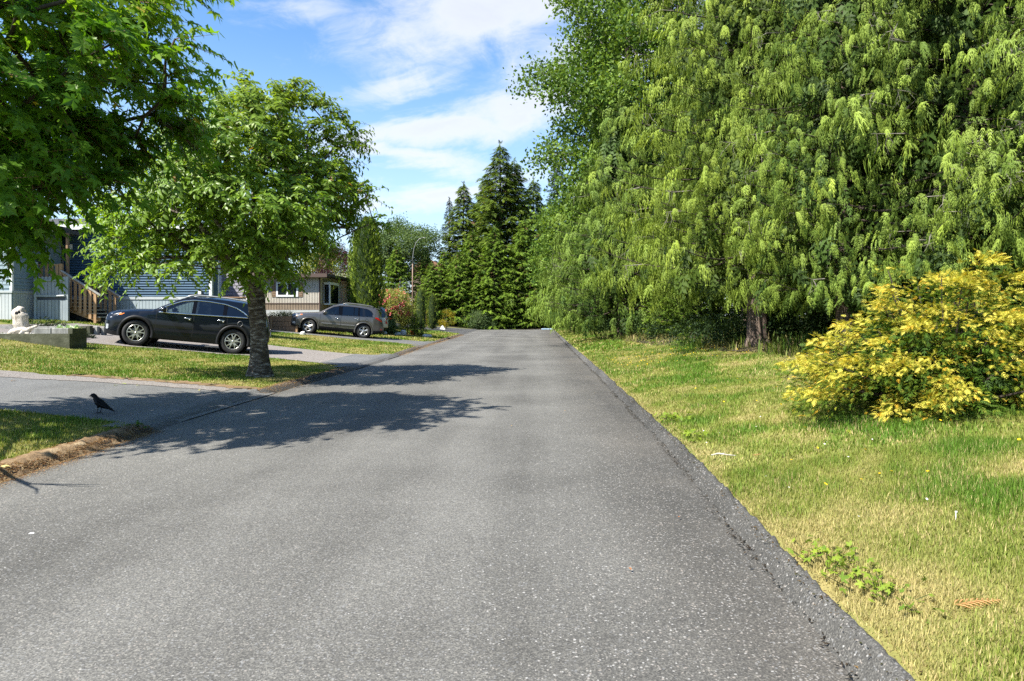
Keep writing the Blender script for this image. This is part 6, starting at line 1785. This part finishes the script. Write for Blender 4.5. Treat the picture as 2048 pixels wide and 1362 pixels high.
BLK = dict(L=4.78, ax=.93, rx=3.71, rt=.375, Ra=.435, steer=.10, flare=.065, clad_arch=True, chrome=True, clad=True, cowl=1.13,
    W=[(0, .52), (.03, .66), (.10, .78), (.28, .875), (.6, .925), (1.2, .945), (3.6, .945), (4.2, .925), (4.5, .87), (4.68, .79), (4.78, .68)],
    zc=[(0, .74), (.03, .86), (.10, .93), (.3, 1.0), (.7, 1.065), (1.1, 1.105), (1.40, 1.135), (1.75, 1.355), (2.08, 1.54), (2.3, 1.615), (2.7, 1.655), (3.2, 1.665), (3.8, 1.64), (4.25, 1.60), (4.42, 1.56), (4.55, 1.40), (4.66, 1.18), (4.73, .97), (4.78, .76)],
    ze=[(0, .70), (.03, .81), (.10, .875), (.3, .945), (.7, 1.015), (1.1, 1.06), (1.30, 1.085), (1.75, 1.335), (2.08, 1.51), (2.4, 1.575), (2.9, 1.595), (3.4, 1.595), (3.9, 1.565), (4.25, 1.52), (4.45, 1.42), (4.6, 1.14), (4.72, .92), (4.78, .72)],
    zw=[(0, .66), (.1, .82), (.7, .99), (1.30, 1.055), (1.40, 1.085), (1.80, 1.30), (2.12, 1.44), (2.45, 1.500), (2.9, 1.505), (3.35, 1.475), (3.7, 1.395), (3.95, 1.27), (4.10, 1.155), (4.3, 1.14), (4.78, .7)],
    zb=[(0, .60), (.1, .78), (.5, .93), (1.2, 1.02), (1.36, 1.04), (2.4, 1.07), (4.10, 1.135), (4.5, 1.08), (4.7, .88), (4.78, .66)],
    yt=[(0, .40), (.1, .62), (.4, .76), (1.1, .82), (1.36, .82), (1.75, .75), (2.1, .675), (3.6, .655), (4.3, .62), (4.6, .60), (4.78, .52)],
    zs=[(0, .40), (.06, .30), (.3, .25), (.5, .25), (1.35, .27), (1.45, .29), (3.25, .27), (4.2, .30), (4.6, .36), (4.78, .44)],
    cuts=[1.45, 2.50, 3.47], doors=[('front_door', 1.457, 2.493, 2.493), ('rear_door', 2.507, 3.463, 3.24)],
    glass=[(1.50, 2.42, 'window_clear'), (2.53, 3.32, 'window_tinted'), (3.44, 4.05, 'window_tinted')], ws=(1.42, 2.05), rw=(4.40, 4.62),
    spokes=(5, 'twin'), handles=(2.33, 3.30), hdrop=.13, mirror=1.66, rail=(2.15, 4.25), flap=(3.86, .93), aerial=(4.1, 1.61), spoiler=(4.40, 1.60),
    patches=[('headlight', 'lamp_clear', [(.05, .82), (.20, .87), (.42, .905), (.42, .855), (.20, .75), (.05, .70)]), ('turn_signal', 'lamp_amber', [(.425, .905), (.50, .90), (.57, .925), (.57, .905), (.50, .865), (.425, .855)]),
             ('fog_lamp', 'lamp_clear', [(.10, .56), (.15, .56), (.17, .56), (.17, .44), (.15, .42), (.10, .42)]), ('tail_light', 'lamp_red', [(4.30, 1.02), (4.5, 1.0), (4.66, .96), (4.66, .84), (4.5, .88), (4.30, .94)])])
GRY = dict(BLK); GRY.update(L=4.67, ax=.92, rx=3.62, rt=.36, Ra=.425, steer=-.35, flare=.045, clad_arch=False, chrome=False, cowl=1.12,
    zc=[(0, .74), (.03, .88), (.12, .96), (.4, 1.03), (.8, 1.08), (1.2, 1.13), (1.40, 1.16), (1.75, 1.40), (2.02, 1.58), (2.3, 1.67), (2.7, 1.715), (3.2, 1.72), (3.8, 1.69), (4.15, 1.64), (4.30, 1.585), (4.42, 1.44), (4.52, 1.22), (4.60, 1.0), (4.67, .76)],
    ze=[(0, .70), (.03, .82), (.12, .91), (.4, .98), (.8, 1.035), (1.2, 1.075), (1.34, 1.10), (1.75, 1.37), (2.02, 1.54), (2.3, 1.615), (2.8, 1.655), (3.4, 1.65), (3.9, 1.615), (4.15, 1.57), (4.32, 1.47), (4.46, 1.22), (4.58, .96), (4.67, .70)],
    zw=[(0, .66), (.1, .84), (.7, .99), (1.34, 1.075), (1.45, 1.10), (1.78, 1.32), (2.02, 1.455), (2.3, 1.535), (2.8, 1.565), (3.3, 1.555), (3.75, 1.515), (3.95, 1.42), (4.08, 1.20), (4.12, 1.16), (4.67, .7)],
    zb=[(0, .60), (.1, .80), (.5, .93), (1.2, 1.03), (1.36, 1.05), (2.4, 1.075), (4.10, 1.145), (4.4, 1.10), (4.58, .9), (4.67, .66)],
    yt=[(0, .40), (.1, .62), (.4, .76), (1.1, .82), (1.36, .82), (1.75, .76), (2.1, .70), (3.6, .68), (4.2, .65), (4.45, .64), (4.67, .56)],
    W=[(0, .55), (.03, .68), (.10, .79), (.28, .88), (.6, .93), (1.2, .945), (3.5, .945), (4.1, .93), (4.4, .89), (4.57, .83), (4.67, .74)],
    zs=[(0, .42), (.06, .34), (.3, .28), (.5, .27), (1.30, .27), (1.4, .33), (3.15, .31), (4.05, .30), (4.3, .34), (4.67, .42)],
    cuts=[1.42, 2.44, 3.36], doors=[('front_door', 1.427, 2.433, 2.433), ('rear_door', 2.447, 3.353, 3.17)],
    glass=[(1.52, 2.30, 'window_clear'), (2.50, 3.05, 'window_tinted'), (3.09, 3.27, 'window_tinted'), (3.36, 4.02, 'window_tinted')], ws=(1.43, 2.0), rw=(4.29, 4.48),
    spokes=(5, 'plain'), handles=(2.24, 3.22), hdrop=.15, mirror=1.62, rail=(2.5, 4.1), flap=(3.72, .95), aerial=(3.9, 1.70), spoiler=(4.28, 1.64),
    moulding=(1.50, 3.14, .60),
    patches=[('headlight', 'lamp_clear', [(.06, .86), (.24, .93), (.46, .955), (.46, .90), (.24, .80), (.06, .74)]), ('turn_signal', 'lamp_amber', [(.465, .955), (.52, .955), (.56, .955), (.56, .93), (.52, .91), (.465, .90)]),
             ('fog_lamp', 'lamp_clear', [(.13, .54), (.19, .55), (.25, .54), (.25, .46), (.19, .45), (.13, .46)]), ('tail_light', 'lamp_red', [(4.16, 1.13), (4.32, 1.11), (4.52, 1.04), (4.52, .90), (4.40, .97), (4.16, 1.07)]), ('reflector', 'lamp_red', [(4.48, .56), (4.52, .56), (4.56, .56), (4.56, .48), (4.52, .48), (4.48, .48)])])
yr = 22.2; TH = R(20)
blk = make_car('black SUV with chrome window trim parked behind the cherry trunk', 'car', BLK, M['paint_black'], (wx(463, 22.0), 22.0, land(wx(463, 22.0), 22.0) + .02), TH, .112)
blk.scale = (1, 1, 1.06)
make_car('grey SUV with roof rails parked on the second driveway', 'car', GRY, M['paint_grey'], (wx(725.5, 35.4), 35.4, land(wx(725.5, 35.4), 35.4) + .012), TH, .098)
PIK = dict(GRY); PIK.update(L=4.9, inside=True, rail=None, chrome=False,
    zc=[(0, .8), (.05, .95), (.4, 1.06), (1.2, 1.13), (1.45, 1.16), (2.05, 1.66), (2.5, 1.76), (4.5, 1.74), (4.66, 1.70), (4.78, 1.35), (4.84, 1.05), (4.9, .98)],
    ze=[(0, .74), (.05, .88), (.4, 1.0), (1.2, 1.08), (1.4, 1.11), (2.05, 1.62), (2.5, 1.70), (4.5, 1.68), (4.66, 1.62), (4.78, 1.28), (4.84, 1.02), (4.9, .95)],
    zw=[(0, .7), (.1, .84), (1.4, 1.09), (2.02, 1.54), (2.5, 1.62), (4.4, 1.60), (4.60, 1.50), (4.75, 1.16), (4.9, .9)],
    zb=[(0, .62), (.1, .8), (1.3, 1.05), (4.7, 1.09), (4.9, .92)], W=[(0, .6), (.1, .82), (.6, .94), (4.7, .94), (4.85, .92), (4.9, .90)],
    yt=[(0, .45), (.4, .78), (1.36, .82), (2.1, .72), (4.5, .72), (4.7, .74), (4.9, .84)], glass=[(1.52, 2.30, 'window_clear'), (2.45, 3.3, 'window_tinted'), (3.36, 4.70, 'window_tinted')], rw=(4.66, 4.80),
    spoiler=None, moulding=None, bumper=(.66, 4.2), flap=(3.9, .9), aerial=(2.6, 1.75), handles=(2.24, 3.1),
    patches=[('headlight', 'lamp_clear', [(.06, .86), (.24, .93), (.46, .955), (.46, .90), (.24, .80), (.06, .74)]), ('tail_light', 'lamp_red', [(4.74, 1.04), (4.80, 1.04), (4.88, .95), (4.88, .72), (4.80, .72), (4.74, .72)])])
make_car('silver pickup with dark canopy half hidden behind the grey SUV', 'car', PIK, M['paint_silver'], (wx(775.5, 41) - 1.22, 40.55, .40), R(20), .07)
DRK = dict(BLK); DRK.update(chrome=False, rail=None)
make_car('dark car with a red tail light behind the silver pickup', 'car', DRK, M['paint_black'], (wx(790, 44.5) - 1.0, 44.1, .42), R(18), .07)
# ------------------------------------------------------------------ the crow and small things
M['feather'] = simple('feather', (.003, .003, .0035), .6, 0, .2)
def crow(x, y, s):
    o = empty('crow', (x, y, gz(x, y) + .014), 0, 'black crow standing on the near driveway in the tree shade', 'bird')
    # spine from the bill tip (left) over head, back and folded wings to the tail tip
    st = [(-.150, .262, .002, .002), (-.128, .268, .008, .008), (-.112, .273, .016, .016), (-.098, .278, .027, .027), (-.078, .280, .033, .033), (-.058, .268, .033, .034), (-.042, .244, .034, .036), (-.025, .212, .044, .048), (.005, .176, .056, .062), (.045, .146, .056, .062),
          (.090, .118, .044, .048), (.130, .096, .032, .030), (.170, .074, .026, .016), (.215, .050, .024, .009), (.255, .028, .018, .005)]
    vs = []; fs = []; n = 14
    for i, (px, pz, ry, rz) in enumerate(st):
        a = st[max(i - 1, 0)]; b = st[min(i + 1, len(st) - 1)]
        d = Vector((b[0] - a[0], 0, b[1] - a[1])).normalized(); nn = Vector((-d.z, 0, d.x))
        for k in range(n):
            t = 2 * math.pi * k / n; v = Vector((px, 0, pz)) + Vector((0, 1, 0)) * ry * math.cos(t) + nn * rz * math.sin(t); vs.append(v * s)
    for i in range(len(st) - 1):
        for k in range(n): fs.append((i * n + k, i * n + (k + 1) % n, (i + 1) * n + (k + 1) % n, (i + 1) * n + k))
    fs.append(tuple(range(n))); fs.append(tuple((len(st) - 1) * n + k for k in range(n)))
    mb = MB().add(vs, fs); mb.build('body', M['feather'], o, True)
    for sg in (-1, 1):
        w = MB(); q = []
        prof = [(-.02, .215, .046), (.03, .195, .061), (.09, .150, .052), (.15, .104, .034), (.205, .062, .024)]
        low = [(-.025, .165), (.02, .125), (.085, .095), (.15, .078), (.21, .056)]
        for (ax_, az_, yy), (bx_, bz_) in zip(prof, low): q += [(ax_ * s, sg * (yy + .004) * s, az_ * s), ((ax_ + bx_) / 2 * s, sg * (yy + .012) * s, (az_ + bz_) / 2 * s), (bx_ * s, sg * (yy + .003) * s, bz_ * s), ((ax_ + bx_) / 2 * s, sg * (yy - .02) * s, (az_ + bz_) / 2 * s)]
        ff = []
        for i in range(4):
            for k in range(4): ff.append((i * 4 + k, i * 4 + (k + 1) % 4, i * 4 + 4 + (k + 1) % 4, i * 4 + 4 + k))
        ff += [(0, 1, 2, 3), (16, 17, 18, 19)]
        w.add(q, ff).build('wing', M['feather'], o, True)
        lg = MB(); yy = sg * .024 * s; hx = (.012 + .012 * sg) * s
        lg.tube([(hx + .01, yy, .13 * s), (hx + .012 * s, yy, .085 * s)], [.022 * s, .011 * s], 8); lg.tube([(hx + .012 * s, yy, .09 * s), (hx - .004 * s, yy, .008 * s)], .0055 * s, 6)
        for a in (-.45, 0, .45, math.pi):
            L_ = .045 * s if a < 3 else .03 * s
            lg.tube([(hx - .004 * s, yy, .008 * s), (hx - .004 * s - L_ * math.cos(a), yy + L_ * math.sin(a), .004)], [.0045 * s, .002 * s], 5)
        lg.build('leg', M['feather'], o, True)
        MB().ball((-.086 * s, sg * .028 * s, .288 * s), .0055 * s, sub=1).build('eye', M['paint_black'], o, True)
    return o
cr = crow(-6.27, 9.80, .92)

def fallen_leaf(x, y, sz, col, label, rot, lift=.012, tm=MAPLE_SIMPLE, group=None, name='fallen_leaf', cat='leaf', z=None):
    m = foliage('leaf_' + label[:12], .2, .6, .2, (col, tuple(c * .85 for c in col)))
    o = link(name, np_mesh(name, tm[0], tm[1], m)); o.location = (x, y, (gz(x, y) if z is None else z) + lift); o.rotation_euler = (.1, -.15, rot); o.scale = (sz, sz, sz)
    return tag(o, label, cat, group)
fallen_leaf(-4.99, 6.38, .085, (.62, .50, .20), 'pale yellow maple leaf lying on the near left road edge', .4, .10)
fallen_leaf(-6.1, 8.2, .07, (.55, .48, .12), 'yellow leaf in the shaded grass near the crow', 1.4, .06)
fallen_leaf(-5.5, 8.35, .06, (.5, .30, .10), 'orange leaf in the shaded grass by the driveway edge', 2.4, .06)
scr = ['orange leaf scrap in the middle of the sunlit road beyond the tree shadow', 'yellow leaf scrap right of the orange one on the road', 'brown leaf scrap near the right kerb level with the cherry tree', 'yellow leaf scrap farthest up the road', 'brown leaf scrap in the dark band by the right kerb', 'orange leaf scrap left of the road centre', 'red brown leaf scrap by the kerb near the weeds', 'dark brown leaf scrap nearest on the road']
for i, (x, y, c, r0) in enumerate(((.45, 10.6, (.5, .26, .05), .3), (.95, 12.0, (.55, .38, .06), 1.2), (1.15, 13.1, (.5, .3, .08), 2.0), (.75, 15.5, (.55, .4, .08), .8), (1.25, 8.3, (.38, .2, .08), 2.6), (-.3, 9.2, (.5, .3, .07), 4), (1.05, 5.0, (.42, .16, .06), 1), (.55, 4.0, (.3, .14, .06), 5))):
    fallen_leaf(x, y, .035, c, scr[i], r0, .016, CHERRY_LEAF, 'leaf scraps on the road', z=.012)
# dry cedar frond and a dry twig in the grass
dryf = frond(18, .24, .016, .25, .6, .25)
fallen_leaf(1.90, 3.12, .26, (.52, .30, .13), 'dry orange brown cedar frond lying in the near grass', .15, .042, dryf, name='dry_frond', cat='frond')
fallen_leaf(2.05, 6.45, .13, (.50, .30, .14), 'curled brown frond in the grass beyond the pale stick', .5, .04, dryf, name='dry_frond', cat='frond')
stk = empty('dry_stick', (1.70, 6.58, gz(1.75, 6.58) + .055), 0, 'pale dry stick lying in the grass near the kerb', 'stick')
MB().tube([(0, 0, 0), (.07, .02, .012), (.15, .0, .004), (.23, -.02, .0)], [.006, .009, .007, .003], 6).build('stick', M['drift'], stk, True)
MB().tube([(.10, .01, .01), (.15, .03, .02)], [.004, .001], 5).build('twig', M['drift'], stk, True)
# white dropping on the road
dp = MB(); q = random.Random(4); n = 12
pts = [(.016 * (1 + .6 * q.random()) * math.cos(6.283 * i / n), .010 * (1 + .7 * q.random()) * math.sin(6.283 * i / n), .001) for i in range(n)]
dp.add([(0, 0, .006)] + pts, [(0, i + 1, (i + 1) % n + 1) for i in range(n)])
d_ = dp.build('bird_dropping', simple('dropping_white', (.7, .7, .68), .8)); d_.location = (-3.45, 4.68, .010); tag(d_, 'small white splash on the grey road at the left', 'splash')
# marker in the lawn
mk = MB(); mk.tube([(0, 0, 0), (0, 0, .05)], .003, 6); mk.box(-.004, .008, -.003, .003, .05, .058); o = mk.build('survey_pin', M['white_plastic']); o.location = (2.62, 4.25, gz(2.62, 4.25)); tag(o, 'tiny white pin standing in the right lawn', 'pin')
# blue board at the end of the road and white stones on the corner bed
bd = MB().box(-.65, .65, -.12, .12, 0, .13, bev=.02).build('wheel_stop', mottled('pale_blue', [(.3, (.28, .42, .52)), (.7, (.42, .55, .62))], 3, .7, .1, 20)); bd.location = (1.35, 74.0, .02); bd.rotation_euler = (0, 0, .12); tag(bd, 'pale blue wheel stop lying across the end of the road', 'wheel stop')
def rock(x, y, sx_, sy_, sz_, label, seed, col='weathered', group=None, z=None):
    mb = MB().ball((0, 0, sz_ * .55), sx_, sy_, sz_ * .7, 2, .12, seed); o = mb.build('rock', M[col]); o.location = (x, y, (gz(x, y) if z is None else z) - .02); return tag(o, label, 'rock', group)
M['white_stone'] = mottled('white_stone', [(.3, (.40, .40, .39)), (.7, (.68, .68, .66))], 3, .9, .3, 10)
px_ = wx(885, 62.5); o = MB().add([(-.28, -.1, 0), (.28, -.12, 0), (.25, .2, 0), (-.25, .2, 0), (-.02, 0, .40), (.05, .08, .36)], [(0, 1, 4), (1, 2, 5, 4), (2, 3, 5), (3, 0, 4, 5), (0, 3, 2, 1)]).build('rock', M['white_stone']); o.location = (px_, 62.5, gz(px_, 62.5)); tag(o, 'pointed white stone at the edge of the far driveway', 'rock')
ws = (((768, 42.0), 'white stone left end of the corner bed'), ((795, 42.9), 'low grey stone between the laurel and the tall shrub'), ((807, 43.3), 'taller white stone in the middle of the corner bed'), ((851, 43.6), 'white stone right of the low shrub'), ((858, 43.5), 'last white stone at the right tip of the bed'))
for i, ((p, Y), lb) in enumerate(ws):
    x = wx(p, Y); rock(x, Y, .20, .16, .30 if 'taller' in lb else .17, lb, i, 'white_stone')
x = wx(828, 45.6); o = MB().lathe([(0, 0), (.13, 0), (.19, .26), (.20, .28), (.16, .27), (0, .22)], 12).build('clay_pot', simple('clay_red', (.42, .10, .055), .7), None, True); o.location = (x, 45.2, gz(x, 45.2)); tag(o, 'red clay pot under the flowering shrub', 'pot')
rock(wx(603, 33.0), 33.2, .14, .10, .16, 'small white stone on the driveway by the grey SUV front wheel', 21, 'white_stone')
# scraps on the near driveway
scd = ['pale green leaf scrap on the gravel edge below the cherry lawn', 'yellowish leaf scrap right of the pale green one', 'green leaf scrap on the asphalt just before the gravel', 'orange leaf scrap far left on the near driveway', 'straw leaf scrap near the rusty litter on the driveway']
for i, (x, y, c) in enumerate(((-8.0, 13.2, (.32, .38, .10)), (-7.6, 13.0, (.40, .40, .14)), (-7.9, 12.9, (.30, .36, .09)), (-9.8, 12.9, (.5, .26, .06)), (-6.3, 12.8, (.35, .32, .12)))):
    fallen_leaf(x, y, .10, c, scd[i], i * 1.3, .03, CHERRY_LEAF, 'leaf scraps on the driveway')
